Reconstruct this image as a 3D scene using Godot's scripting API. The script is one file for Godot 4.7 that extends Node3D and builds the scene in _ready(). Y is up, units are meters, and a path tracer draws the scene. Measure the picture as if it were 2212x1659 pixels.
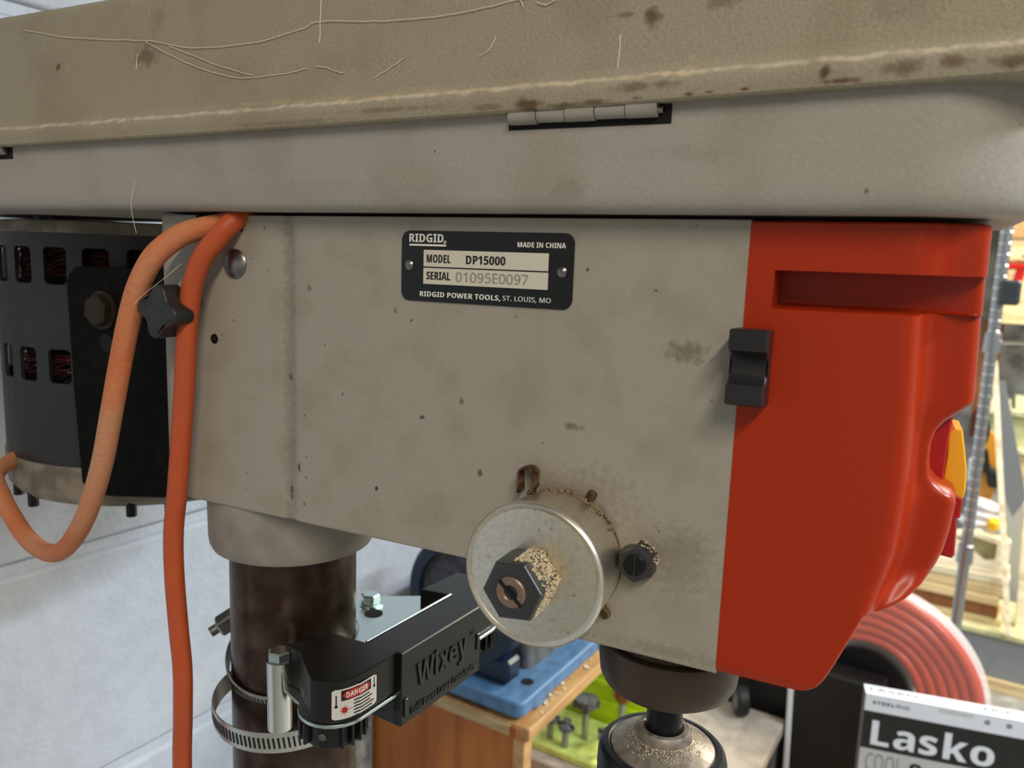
extends Node3D
# Drill press head seen close up in a basement workshop. Metres, y up, floor at y = 0.
# Drill press frame: column axis at x = z = 0, spindle towards +x, the viewed side faces +z. Heights of the head are written relative to H.
const H := 1.45
const TH := -0.11345            # the room is turned 6.5 degrees against the drill press
var rng := RandomNumberGenerator.new()
var M := {}

func _ready() -> void:
	rng.seed = 7
	# camera
	var cam := Camera3D.new(); cam.name = "camera"
	var att := CameraAttributesPhysical.new()
	att.frustum_focal_length = 24.5
	att.exposure_aperture = 11.0
	att.exposure_shutter_speed = 1.0
	att.exposure_sensitivity = 100.0
	att.frustum_focus_distance = 0.36
	att.frustum_near = 0.02; att.frustum_far = 60.0
	cam.attributes = att
	cam.near = 0.02; cam.far = 60.0
	cam.fov = 52.17
	cam.transform = Transform3D(Basis(Vector3(0.89990, 0.03574, -0.43462), Vector3(-0.09796, 0.98773, -0.12160), Vector3(0.42495, 0.15201, 0.89236)), Vector3(0.3057, H, 0.3484))
	add_child(cam)
	# air and exposure: a closed room, lit by its own tubes
	var we := WorldEnvironment.new(); we.name = "environment"
	var env := Environment.new()
	env.background_mode = Environment.BG_COLOR
	env.background_color = Color(0.02, 0.02, 0.02)
	env.tonemap_mode = Environment.TONE_MAPPER_LINEAR
	env.tonemap_exposure = 1.93 / att_multiplier(cam)
	env.sdfgi_enabled = true; env.ssao_enabled = true; env.ssil_enabled = true
	we.environment = env
	add_child(we)
	# ceiling tubes: (room x, room z, length along z?, colour, strength)
	tube_light("ceiling_light", 1.75, -0.6, Color(0.9, 0.96, 1.0), 3.6, "twin ceiling tube light out to the right of the drill press front")
	tube_light("ceiling_light", 1.1, 1.25, Color(1.0, 0.95, 0.88), 1.5, "twin ceiling tube light on the viewer side of the drill press")
	tube_light("ceiling_light", 1.15, -2.6, Color(1.0, 0.97, 0.9), 6.5, "twin ceiling tube light nearest the lumber stack")
	materials()
	shell()
	drill_press()
	laser_guide()
	cobwebs()
	bench_and_grinder()
	bit_case()
	storage()
	far_corner()

func att_multiplier(cam: Camera3D) -> float:
	return cam.attributes.exposure_multiplier if cam.attributes.exposure_multiplier > 0.0 else 1.0

# ------------------------------------------------------------------ mesh building
class MB:
	var t := PackedVector3Array()      # triangle corners, counter-clockwise seen from outside
	func tri(a: Vector3, b: Vector3, c: Vector3) -> void:
		t.append(a); t.append(b); t.append(c)
	func quad(a: Vector3, b: Vector3, c: Vector3, d: Vector3) -> void:
		tri(a, b, c); tri(a, c, d)
	func fix(start: int) -> void:       # turn a closed piece right side out
		var n := t.size()
		if n <= start: return
		var c := Vector3.ZERO
		for i in range(start, n): c += t[i]
		c /= float(n - start)
		var vol := 0.0
		for i in range(start, n, 3):
			vol += (t[i] - c).dot((t[i + 1] - c).cross(t[i + 2] - c))
		if vol < 0.0:
			for i in range(start, n, 3):
				var k := t[i + 1]; t[i + 1] = t[i + 2]; t[i + 2] = k
	func add(o: MB, xf: Transform3D) -> void:
		for v in o.t: t.append(xf * v)
	func mesh(ang := 38.0, rect := Rect2(), axes := 0) -> ArrayMesh:
		var nf := t.size() / 3
		var fn := PackedVector3Array(); fn.resize(nf)
		var fu := PackedVector3Array(); fu.resize(nf)
		var ids := {}
		var lists: Array = []
		var vid := PackedInt32Array(); vid.resize(t.size())
		for f in nf:
			var a := t[f * 3]
			var n := (t[f * 3 + 1] - a).cross(t[f * 3 + 2] - a)
			fn[f] = n; fu[f] = n.normalized()
			for k in 3:
				var p := t[f * 3 + k] * 40000.0
				var key := Vector3i(roundi(p.x), roundi(p.y), roundi(p.z))
				var id: int = ids.get(key, -1)
				if id < 0:
					id = lists.size(); ids[key] = id; lists.append(PackedInt32Array())
				lists[id].append(f); vid[f * 3 + k] = id
		var cosine := cos(deg_to_rad(ang))
		var P := PackedVector3Array(); var N := PackedVector3Array(); var U := PackedVector2Array()
		for f in nf:
			if fn[f].length_squared() < 1e-22: continue
			for k in [0, 2, 1]:
				var s := Vector3.ZERO
				for g in lists[vid[f * 3 + k]]:
					if fu[f].dot(fu[g]) > cosine: s += fn[g]
				var v := t[f * 3 + k]
				P.append(v); N.append(s.normalized() if s.length_squared() > 1e-24 else fu[f])
				if rect.size.x > 0.0:
					var q := Vector2(v.x, v.y) if axes == 0 else (Vector2(v.x, v.z) if axes == 1 else Vector2(-v.z, v.y))
					U.append(Vector2((q.x - rect.position.x) / rect.size.x, 1.0 - (q.y - rect.position.y) / rect.size.y))
		var arr := []; arr.resize(Mesh.ARRAY_MAX)
		arr[Mesh.ARRAY_VERTEX] = P; arr[Mesh.ARRAY_NORMAL] = N
		if rect.size.x > 0.0: arr[Mesh.ARRAY_TEX_UV] = U
		var m := ArrayMesh.new()
		m.add_surface_from_arrays(Mesh.PRIMITIVE_TRIANGLES, arr)
		return m

func box(mb: MB, c: Vector3, s: Vector3, b := 0.0, basis := Basis()) -> void:
	var start := mb.t.size()
	var h := s * 0.5
	b = minf(b, minf(h.x, minf(h.y, h.z)) * 0.9)
	if b <= 0.0:
		var p := []
		for i in 8: p.append(c + basis * Vector3(h.x if i & 1 else -h.x, h.y if i & 2 else -h.y, h.z if i & 4 else -h.z))
		mb.quad(p[1], p[3], p[7], p[5]); mb.quad(p[0], p[4], p[6], p[2])
		mb.quad(p[2], p[6], p[7], p[3]); mb.quad(p[0], p[1], p[5], p[4])
		mb.quad(p[4], p[5], p[7], p[6]); mb.quad(p[0], p[2], p[3], p[1])
		for i in range(start, mb.t.size(), 3):
			var n := (mb.t[i + 1] - mb.t[i]).cross(mb.t[i + 2] - mb.t[i])
			if n.dot((mb.t[i] + mb.t[i + 1] + mb.t[i + 2]) / 3.0 - c) < 0.0:
				var k := mb.t[i + 1]; mb.t[i + 1] = mb.t[i + 2]; mb.t[i + 2] = k
		return
	var v := func(sx: float, sy: float, sz: float, ax: int) -> Vector3:
		var q := Vector3(sx * h.x, sy * h.y, sz * h.z)
		var e := Vector3(sx, sy, sz) * b
		e[ax] = 0.0
		return c + basis * (q - e)
	for ax in 3:
		var a1 := (ax + 1) % 3; var a2 := (ax + 2) % 3
		for s0 in [-1.0, 1.0]:
			var ps := []
			for q in [[-1.0, -1.0], [1.0, -1.0], [1.0, 1.0], [-1.0, 1.0]]:
				var sg := Vector3.ZERO; sg[ax] = s0; sg[a1] = q[0]; sg[a2] = q[1]
				ps.append(v.call(sg.x, sg.y, sg.z, ax))
			mb.quad(ps[0], ps[1], ps[2], ps[3])
		for q in [[-1.0, -1.0], [1.0, -1.0], [1.0, 1.0], [-1.0, 1.0]]:   # edges along ax
			var A := Vector3.ZERO; A[a1] = q[0]; A[a2] = q[1]; A[ax] = -1.0
			var B := A; B[ax] = 1.0
			mb.quad(v.call(A.x, A.y, A.z, a1), v.call(B.x, B.y, B.z, a1), v.call(B.x, B.y, B.z, a2), v.call(A.x, A.y, A.z, a2))
	for i in 8:
		var sg := Vector3(1.0 if i & 1 else -1.0, 1.0 if i & 2 else -1.0, 1.0 if i & 4 else -1.0)
		mb.tri(v.call(sg.x, sg.y, sg.z, 0), v.call(sg.x, sg.y, sg.z, 1), v.call(sg.x, sg.y, sg.z, 2))
	for i in range(start, mb.t.size(), 3):
		var n := (mb.t[i + 1] - mb.t[i]).cross(mb.t[i + 2] - mb.t[i])
		if n.dot((mb.t[i] + mb.t[i + 1] + mb.t[i + 2]) / 3.0 - c) < 0.0:
			var k := mb.t[i + 1]; mb.t[i + 1] = mb.t[i + 2]; mb.t[i + 2] = k

func lathe(mb: MB, prof: Array, xf: Transform3D, seg := 48, open := false) -> void:   # prof: Vector2(radius, height along local y)
	var rings: Array = []
	for p in prof:
		var ring := PackedVector3Array()
		for i in seg:
			var a := TAU * i / seg
			ring.append(xf * Vector3(p.x * cos(a), p.y, p.x * sin(a)))
		rings.append(ring)
	var shut: bool = open or prof[0].is_equal_approx(prof[-1])
	loft(mb, rings, not shut and prof[0].x > 1e-6, not shut and prof[-1].x > 1e-6)

func loft(mb: MB, rings: Array, cap0 := true, cap1 := true, closed := true) -> void:
	var start := mb.t.size()
	var n: int = rings[0].size()
	for k in rings.size() - 1:
		var A: PackedVector3Array = rings[k]; var B: PackedVector3Array = rings[k + 1]
		for i in (n if closed else n - 1):
			var j := (i + 1) % n
			mb.quad(A[i], A[j], B[j], B[i])
	for e in 2:
		if (cap0 if e == 0 else cap1):
			var R: PackedVector3Array = rings[0] if e == 0 else rings[-1]
			var c := Vector3.ZERO
			for v in R: c += v
			c /= float(n)
			for i in n:
				var j := (i + 1) % n
				if e == 0: mb.tri(c, R[j], R[i])
				else: mb.tri(c, R[i], R[j])
	mb.fix(start)

func smooth(pts: Array, per := 8) -> Array:
	var out := []
	for i in pts.size() - 1:
		var p0: Vector3 = pts[max(i - 1, 0)]; var p1: Vector3 = pts[i]; var p2: Vector3 = pts[i + 1]; var p3: Vector3 = pts[min(i + 2, pts.size() - 1)]
		for k in per:
			var t := float(k) / per
			out.append(0.5 * ((2.0 * p1) + (p2 - p0) * t + (2.0 * p0 - 5.0 * p1 + 4.0 * p2 - p3) * t * t + (3.0 * p1 - p0 - 3.0 * p2 + p3) * t * t * t))
	out.append(pts[-1])
	return out

func tube(mb: MB, pts: Array, r: float, seg := 12, r1 := -1.0, loop := false) -> void:
	var rings: Array = []
	var n := pts.size()
	var up := Vector3.ZERO
	for i in n:
		var d: Vector3 = pts[(i + 1) % n if loop else min(i + 1, n - 1)] - pts[(i - 1 + n) % n if loop else max(i - 1, 0)]
		d = d.normalized()
		if up == Vector3.ZERO:
			up = d.cross(Vector3(0.3, 0.2, 0.9) if absf(d.z) < 0.9 else Vector3.RIGHT).normalized()
		up = (up - d * up.dot(d)).normalized()
		var w := d.cross(up)
		var rr := r if r1 < 0.0 else lerpf(r, r1, float(i) / (n - 1))
		var ring := PackedVector3Array()
		for k in seg:
			var a := TAU * k / seg
			ring.append(pts[i] + (up * cos(a) + w * sin(a)) * rr)
		rings.append(ring)
	if loop: rings.append(rings[0])
	loft(mb, rings, not loop, not loop)

func inset(poly: PackedVector2Array, d: float) -> PackedVector2Array:
	var out := PackedVector2Array(); var n := poly.size()
	for i in n:
		var a := (poly[i] - poly[(i - 1 + n) % n]).normalized(); var b := (poly[(i + 1) % n] - poly[i]).normalized()
		var na := Vector2(-a.y, a.x); var nb := Vector2(-b.y, b.x)
		var m := (na + nb)
		var l := m.length_squared()
		m = m * (2.0 / l) if l > 0.3 else na
		out.append(poly[i] + m * d)
	return out

func prism(mb: MB, poly: PackedVector2Array, h0: float, h1: float, bevel := 0.0, xf := Transform3D(), steps := 1) -> void:
	var area := 0.0
	for i in poly.size():
		var q := poly[(i + 1) % poly.size()]
		area += poly[i].x * q.y - q.x * poly[i].y
	if area < 0.0: poly.reverse()
	var start := mb.t.size()
	var lv := []
	if bevel > 0.0:
		for k in steps + 1:
			var a := PI * 0.5 * k / steps
			lv.append([h0 + bevel * (1.0 - sin(a)), bevel * (1.0 - cos(a)) if steps > 1 else bevel * (1.0 if k == 0 else 0.0)])
		if steps == 1: lv = [[h0, bevel], [h0 + bevel, 0.0]]
		else:
			lv.clear()
			for k in steps + 1:
				var a := PI * 0.5 * k / steps
				lv.append([h0 + bevel * (1.0 - sin(a)), bevel * (1.0 - cos(a))])
			lv.sort_custom(func(x, y): return x[0] < y[0])
		var top := []
		for q in lv: top.append([h0 + h1 - q[0], q[1]])
		top.reverse()
		lv += top
	else:
		lv = [[h0, 0.0], [h1, 0.0]]
	var rings := []; var first := PackedVector2Array(); var last := PackedVector2Array()
	for q in lv:
		var pp := inset(poly, q[1]) if q[1] > 0.0 else poly
		if first.is_empty(): first = pp
		last = pp
		var ring := PackedVector3Array()
		for v in pp: ring.append(xf * Vector3(v.x, v.y, q[0]))
		rings.append(ring)
	var n := poly.size()
	for k in rings.size() - 1:
		for i in n:
			var j := (i + 1) % n
			mb.quad(rings[k][i], rings[k][j], rings[k + 1][j], rings[k + 1][i])
	var tris := Geometry2D.triangulate_polygon(poly)
	for i in range(0, tris.size(), 3):
		var a := tris[i]; var b := tris[i + 1]; var c := tris[i + 2]
		if (poly[b] - poly[a]).cross(poly[c] - poly[a]) < 0.0:
			var k := b; b = c; c = k
		mb.tri(rings[-1][a], rings[-1][b], rings[-1][c])
		mb.tri(rings[0][a], rings[0][c], rings[0][b])
	if xf.basis.determinant() < 0.0: mb.fix(start)

func rrect(x0: float, y0: float, x1: float, y1: float, r: float, k := 5) -> PackedVector2Array:
	var out := PackedVector2Array()
	for q in [[x1 - r, y0 + r, -PI / 2], [x1 - r, y1 - r, 0.0], [x0 + r, y1 - r, PI / 2], [x0 + r, y0 + r, PI]]:
		for i in k + 1:
			var a: float = q[2] + PI / 2 * i / k
			out.append(Vector2(q[0] + r * cos(a), q[1] + r * sin(a)))
	return out

func ngon(n: int, r: float, turn := 0.0) -> PackedVector2Array:
	var out := PackedVector2Array()
	for i in n: out.append(Vector2(r * cos(turn + TAU * i / n), r * sin(turn + TAU * i / n)))
	return out

func line_cyl(mb: MB, a: Vector3, b: Vector3, r: float, seg := 16, r1 := -1.0) -> void:
	tube(mb, [a, b], r, seg, r1)

func hexbolt(mb: MB, xf: Transform3D, r: float, h: float, turn := 0.0) -> void:    # chamfered hexagon along local z from 0 to h
	prism(mb, ngon(6, r, turn), 0.0, h, minf(r * 0.14, h * 0.3), xf)

# flat lettering: the ink is fitted to the box x0..x1, y0..y1 of the frame xf (x right, y up, z out)
func text(mb: MB, s: String, xf: Transform3D, x0: float, y0: float, x1: float, y1: float, bold := true, depth := 0.0002, font := "Droid Sans") -> void:
	var f := SystemFont.new()
	f.font_names = PackedStringArray([font]); f.font_weight = 700 if bold else 400
	var tm := TextMesh.new()
	tm.font = f; tm.font_size = 48; tm.pixel_size = 0.01; tm.depth = 0.05; tm.curve_step = 1.2; tm.text = s
	var arr := tm.get_mesh_arrays()
	var vs: PackedVector3Array = arr[Mesh.ARRAY_VERTEX]
	var ix = arr[Mesh.ARRAY_INDEX]
	if vs.is_empty(): return
	var lo := vs[0]; var hi := vs[0]
	for v in vs: lo = lo.min(v); hi = hi.max(v)
	var sz := hi - lo
	var g := func(v: Vector3) -> Vector3:
		return xf * Vector3(lerpf(x0, x1, (v.x - lo.x) / sz.x), lerpf(y0, y1, (v.y - lo.y) / sz.y), (v.z - lo.z) / sz.z * depth)
	if ix == null or ix.is_empty():
		for i in range(0, vs.size(), 3): mb.tri(g.call(vs[i]), g.call(vs[i + 2]), g.call(vs[i + 1]))
	else:
		for i in range(0, ix.size(), 3): mb.tri(g.call(vs[ix[i]]), g.call(vs[ix[i + 2]]), g.call(vs[ix[i + 1]]))

# ------------------------------------------------------------------ naming
var used := {}
func numbered(n: String) -> String:
	if not used.has(n):
		used[n] = 0
		return n
	used[n] += 1
	return "%s_%03d" % [n, used[n]]

func tag(o: Node, label: String, category: String, group := "") -> void:
	if label: o.set_meta("label", label)
	if category: o.set_meta("category", category)
	if group: o.set_meta("group", group)

func roomv(v: Vector3) -> Vector3:
	return v.rotated(Vector3.UP, TH)

func thing(called: String, label: String, category: String, at := Vector3.ZERO, yaw := 0.0, group := "", in_room := true) -> Node3D:
	var o := Node3D.new(); o.name = numbered(called); add_child(o)
	o.position = roomv(at) if in_room else at
	o.rotation.y = yaw + (TH if in_room else 0.0)
	tag(o, label, category, group)
	return o

func obj(called: String, mb: MB, m: Material, parent: Node, at := Vector3.ZERO, ang := 38.0, rect := Rect2(), axes := 0) -> MeshInstance3D:
	var o := MeshInstance3D.new(); o.name = called
	o.mesh = mb.mesh(ang, rect, axes); o.material_override = m; o.position = at
	parent.add_child(o, true)
	return o

func share(called: String, mesh: Mesh, m: Material, parent: Node, xf: Transform3D) -> MeshInstance3D:
	var o := MeshInstance3D.new(); o.name = called; o.mesh = mesh; o.material_override = m; o.transform = xf
	parent.add_child(o, true)
	return o

# ------------------------------------------------------------------ materials
func noise(seed_: int, freq: float, oct := 4, kind := FastNoiseLite.TYPE_SIMPLEX_SMOOTH) -> FastNoiseLite:
	var n := FastNoiseLite.new(); n.seed = seed_; n.frequency = freq; n.fractal_octaves = oct; n.noise_type = kind
	return n

func ntex(seed_: int, freq: float, stops: Array, oct := 4, size := 512) -> NoiseTexture2D:   # stops: [offset, Color] ...
	var t := NoiseTexture2D.new()
	t.width = size; t.height = size; t.seamless = true; t.noise = noise(seed_, freq, oct)
	var g := Gradient.new()
	var off := PackedFloat32Array(); var col := PackedColorArray()
	for s in stops: off.append(s[0]); col.append(s[1])
	g.offsets = off; g.colors = col
	t.color_ramp = g
	return t

func nrm(seed_: int, freq: float, strength: float, oct := 3, w := 512, h := 512) -> NoiseTexture2D:
	var t := NoiseTexture2D.new()
	t.width = w; t.height = h; t.seamless = true; t.noise = noise(seed_, freq, oct)
	t.as_normal_map = true; t.bump_strength = strength
	return t

func mat(c: Color, rough := 0.5, metal := 0.0, spec := 0.5) -> StandardMaterial3D:
	var m := StandardMaterial3D.new()
	m.albedo_color = c; m.roughness = rough; m.metallic = metal; m.metallic_specular = spec
	return m

func tri(m: StandardMaterial3D, tex: Texture2D, scale: float, nt: Texture2D = null, ns := 0.5) -> StandardMaterial3D:
	m.albedo_texture = tex; m.uv1_triplanar = true; m.uv1_scale = Vector3(scale, scale, scale)
	if nt:
		m.normal_enabled = true; m.normal_texture = nt; m.normal_scale = ns
	return m

func gray(v: float) -> Color:
	return Color(v, v, v)

# a painted sheet: base colour, cloudy dirt, fine grain, specks, and listed marks (stain, painted light) [x, y, rx, ry, strength, colour] in metres of rect
func painted(w: int, h: int, rect: Rect2, base: Color, dirt: Color, dirt_amount: float, grain: float, specks: int, speck_col: Color, stains_and_light: Array, seed_: int) -> ImageTexture:
	var a := noise(seed_, 0.006, 5).get_image(w, h).get_data()
	var b := noise(seed_ + 1, 0.22, 3).get_image(w, h).get_data()
	var out := PackedByteArray(); out.resize(w * h * 3)
	var br := base.r * 255.0; var bg := base.g * 255.0; var bb := base.b * 255.0
	var dr := dirt.r * 255.0 - br; var dg := dirt.g * 255.0 - bg; var db := dirt.b * 255.0 - bb
	for i in w * h:
		var d := clampf((a[i] - 118.0) / 90.0, 0.0, 1.0) * dirt_amount
		var g := 1.0 + (b[i] - 128.0) * grain
		out[i * 3] = clampi(int((br + dr * d) * g), 0, 255)
		out[i * 3 + 1] = clampi(int((bg + dg * d) * g), 0, 255)
		out[i * 3 + 2] = clampi(int((bb + db * d) * g), 0, 255)
	var im := Image.create_from_data(w, h, false, Image.FORMAT_RGB8, out)
	var r := RandomNumberGenerator.new(); r.seed = seed_
	var fine := noise(seed_ + 5, 0.03, 2)
	var all := stains_and_light.duplicate()
	for k in specks:
		var s := 0.0004 + 0.0009 * pow(r.randf(), 4.0)
		all.append([rect.position.x + rect.size.x * r.randf(), rect.position.y + rect.size.y * r.randf(), s, s * (0.6 + r.randf()), 0.35 + 0.5 * r.randf(), speck_col])
	for s in all:
		var px: float = (s[0] - rect.position.x) / rect.size.x * w; var py: float = (1.0 - (s[1] - rect.position.y) / rect.size.y) * h
		var rx: float = s[2] / rect.size.x * w; var ry: float = s[3] / rect.size.y * h
		for y in range(maxi(0, int(py - ry * 1.6)), mini(h, int(py + ry * 1.6) + 2)):
			for x in range(maxi(0, int(px - rx * 1.6)), mini(w, int(px + rx * 1.6) + 2)):
				var q := Vector2((x - px) / maxf(rx, 0.7), (y - py) / maxf(ry, 0.7)).length() + fine.get_noise_2d(x * 1.7, y * 1.7) * 0.6
				var k: float = clampf((1.3 - q) * 1.1, 0.0, 1.0) * s[4]
				if k > 0.0: im.set_pixel(x, y, im.get_pixel(x, y).lerp(s[5], k))
	im.generate_mipmaps()
	return ImageTexture.create_from_image(im)

func materials() -> void:
	var fine := ntex(1, 0.12, [[0.0, gray(0.72)], [0.5, gray(0.95)], [1.0, gray(1.0)]])
	var cloudy := ntex(2, 0.012, [[0.25, gray(0.7)], [0.6, gray(0.95)], [1.0, gray(1.0)]], 5)
	var dusty := ntex(3, 0.02, [[0.3, Color(0.55, 0.42, 0.28)], [0.5, Color(0.8, 0.7, 0.55)], [0.75, Color(1, 1, 1)]], 5)
	var rust := ntex(4, 0.014, [[0.22, Color(0.72, 0.62, 0.56)], [0.5, Color(0.85, 0.79, 0.75)], [0.8, Color(1, 0.98, 0.96)]], 6)
	var grainy := nrm(5, 0.18, 3.0)
	var lumpy := nrm(6, 0.03, 6.0, 4)
	var soft := ntex(16, 0.015, [[0.2, gray(0.86)], [0.6, gray(0.97)], [1.0, gray(1.0)]], 4, 256)
	M.soft = soft
	M.fine = fine; M.cloudy = cloudy; M.grainy = grainy; M.lumpy = lumpy
	M.paint = tri(mat(Color(0.62, 0.595, 0.555), 0.55), soft, 9.0, grainy, 0.08)
	M.tan = tri(mat(Color(0.6, 0.56, 0.5), 0.6), cloudy, 6.0, grainy, 0.2)
	M.dark = mat(Color(0.045, 0.043, 0.042), 0.5)
	M.black_gap = mat(Color(0.02, 0.02, 0.02), 0.9)
	M.bracket = tri(mat(Color(0.045, 0.043, 0.04), 0.7, 0.0, 0.25), dusty, 8.0)
	M.shell = tri(mat(Color(0.155, 0.16, 0.165), 0.42, 0.0), soft, 6.0)
	M.copper = mat(Color(0.3, 0.13, 0.1), 0.4, 0.3)
	M.orange_plastic = mat(Color(0.655, 0.175, 0.035), 0.34, 0.0, 0.35)
	M.orange_plastic.clearcoat_enabled = true; M.orange_plastic.clearcoat = 0.15; M.orange_plastic.clearcoat_roughness = 0.25
	M.cord = tri(mat(Color(0.76, 0.33, 0.16), 0.5), ntex(8, 0.01, [[0.3, Color(1, 1, 1)], [0.7, Color(0.97, 0.95, 0.92)]], 3), 5.0, grainy, 0.1)
	M.cord_dusty = tri(mat(Color(0.8, 0.56, 0.42), 0.8), ntex(9, 0.01, [[0.25, Color(1, 0.82, 0.68)], [0.5, Color(1.0, 0.9, 0.82)], [0.75, Color(0.98, 1.0, 1.0)]], 3), 3.0, grainy, 0.3)
	M.chrome = mat(Color(0.88, 0.88, 0.87), 0.16, 1.0)
	M.cap = tri(mat(Color(0.93, 0.915, 0.86), 0.36, 1.0), ntex(10, 0.05, [[0.08, Color(0.5, 0.42, 0.3)], [0.16, Color(0.93, 0.91, 0.88)], [1.0, Color(1, 1, 1)]], 5), 12.0)
	M.steel = tri(mat(Color(0.62, 0.61, 0.6), 0.35, 1.0), cloudy, 12.0)
	M.zinc = mat(Color(0.78, 0.84, 0.84), 0.3, 1.0)
	M.blackened = tri(mat(Color(0.17, 0.17, 0.175), 0.38, 0.7), fine, 30.0)
	M.nut = tri(mat(Color(0.34, 0.34, 0.345), 0.33, 0.75), fine, 30.0)
	M.sawdust = tri(mat(Color(0.82, 0.76, 0.64), 0.95), ntex(11, 0.09, [[0.3, Color(0.78, 0.72, 0.62)], [0.6, Color(1, 1, 1)]], 4), 25.0)
	M.column = tri(mat(Color(0.36, 0.31, 0.285), 0.36, 0.8), rust, 7.0, lumpy, 0.05)
	M.quill = tri(mat(Color(0.34, 0.28, 0.235), 0.42, 0.6), fine, 14.0, grainy, 0.2)
	M.rusty = tri(mat(Color(0.48, 0.40, 0.31), 0.7, 0.3), dusty, 14.0, grainy, 0.4)
	M.black_plastic = tri(mat(Color(0.042, 0.042, 0.046), 0.4), fine, 30.0, grainy, 0.15)
	M.clamp = mat(Color(0.80, 0.80, 0.79), 0.33, 0.9)
	M.clip = mat(Color(0.12, 0.12, 0.125), 0.38)
	M.black_satin = mat(Color(0.075, 0.075, 0.08), 0.33)
	M.plate_black = mat(Color(0.035, 0.035, 0.037), 0.35)
	M.cream = mat(Color(0.83, 0.81, 0.74), 0.5)
	M.white_ink = mat(Color(0.92, 0.91, 0.88), 0.5)
	M.black_ink = mat(Color(0.05, 0.05, 0.05), 0.6)
	M.gray_ink = mat(Color(0.56, 0.55, 0.51), 0.6)
	M.red_ink = mat(Color(0.72, 0.12, 0.1), 0.5)
	M.white_label = mat(Color(0.86, 0.85, 0.84), 0.45)
	M.red_plastic = mat(Color(0.66, 0.05, 0.04), 0.35)
	M.yellow_plastic = mat(Color(0.95, 0.70, 0.13), 0.25)
	M.wall = tri(mat(Color(0.715, 0.74, 0.785), 0.75), ntex(13, 0.02, [[0.2, gray(0.97)], [0.6, gray(1.0)]], 4), 3.0, nrm(15, 0.08, 4.0, 4), 0.16)
	M.web = mat(Color(0.88, 0.83, 0.74), 0.9)
	M.concrete = tri(mat(Color(0.64, 0.64, 0.61), 0.6), ntex(14, 0.012, [[0.2, gray(0.75)], [0.6, gray(0.95)], [1.0, gray(1.0)]], 6), 1.5)
	M.plaster = tri(mat(Color(0.74, 0.735, 0.72), 0.85), cloudy, 1.0)
	M.orange_hose = mat(Color(0.84, 0.3, 0.13), 0.35)
	# wood: noise stretched along the grain
	M.oak = wood(Color(0.76, 0.45, 0.16), 20, Vector3(14, 1.6, 14))
	M.ply = wood(Color(0.82, 0.64, 0.42), 21, Vector3(14, 14, 2))
	M.ply_edge = wood(Color(0.8, 0.69, 0.5), 22, Vector3(4, 20, 20))
	M.pine = wood(Color(0.86, 0.77, 0.59), 23, Vector3(1.2, 9, 9))
	M.pine_pale = wood(Color(0.96, 0.92, 0.81), 24, Vector3(1.2, 9, 9))
	M.brown_wood = wood(Color(0.5, 0.3, 0.14), 25, Vector3(9, 1.2, 9))
	M.olive_wood = tri(mat(Color(0.76, 0.75, 0.57), 0.7), soft, 3.0)
	M.bin_black = mat(Color(0.03, 0.027, 0.03), 0.55)
	M.lime = mat(Color(0.72, 0.84, 0.04), 0.45)
	M.lime_pale = tri(mat(Color(0.88, 0.93, 0.5), 0.5), soft, 6.0)
	M.blue_paint = tri(mat(Color(0.36, 0.52, 0.68), 0.45), soft, 8.0)
	M.navy = mat(Color(0.05, 0.13, 0.22), 0.4)
	M.gray_metal = tri(mat(Color(0.38, 0.38, 0.39), 0.5), cloudy, 6.0)
	M.galv = mat(Color(0.62, 0.63, 0.64), 0.35, 0.9)
	M.beige = tri(mat(Color(0.78, 0.72, 0.65), 0.5), soft, 4.0)
	M.white_card = mat(Color(0.86, 0.87, 0.9), 0.45)
	M.black_card = mat(Color(0.09, 0.085, 0.085), 0.5)
	M.gray_card = mat(Color(0.72, 0.72, 0.72), 0.5)
	M.brown_card = mat(Color(0.45, 0.41, 0.4), 0.7)
	M.cloth = mat(Color(0.85, 0.86, 0.9), 0.9)
	M.film = mat(Color(0.95, 0.93, 0.94, 0.13), 0.3)
	M.film.transparency = BaseMaterial3D.TRANSPARENCY_ALPHA

func wood(c: Color, seed_: int, sc: Vector3) -> StandardMaterial3D:
	var m := mat(c, 0.55)
	m.albedo_texture = ntex(seed_, 0.02, [[0.2, Color(0.86, 0.81, 0.76)], [0.5, Color(0.96, 0.945, 0.93)], [0.8, gray(1.0)]], 4, 256)
	m.uv1_triplanar = true; m.uv1_scale = sc * 0.5
	return m

# ------------------------------------------------------------------ room
func tube_light(called: String, x: float, z: float, c: Color, e: float, label: String) -> void:
	var t := thing(called, label, "light", Vector3(x, 2.5, z))
	var hs := MB.new()
	prism(hs, PackedVector2Array([Vector2(-0.11, 0.045), Vector2(0.11, 0.045), Vector2(0.06, 0.0), Vector2(-0.06, 0.0)]), -0.62, 0.62, 0.003)
	obj("housing", hs, mat(Color(0.85, 0.85, 0.85), 0.4), t)
	var glow := mat(Color(0.9, 0.9, 0.9), 0.5)
	glow.emission_enabled = true; glow.emission = c; glow.emission_energy_multiplier = 2.0
	for s in [-1.0, 1.0]:
		var mb := MB.new()
		line_cyl(mb, Vector3(s * 0.035, -0.02, -0.6), Vector3(s * 0.035, -0.02, 0.6), 0.0127, 12)
		obj("lamp_tube", mb, glow, t)
	var l := AreaLight3D.new(); l.name = "tube_glow"
	l.area_size = Vector2(0.14, 1.2); l.light_energy = e; l.light_color = c
	l.shadow_enabled = true
	l.set("area_range", 14.0); l.set("area_attenuation", 2.0)
	l.position = Vector3(0, -0.045, 0); l.rotation = Vector3(-PI / 2, 0, 0)
	t.add_child(l)

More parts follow.
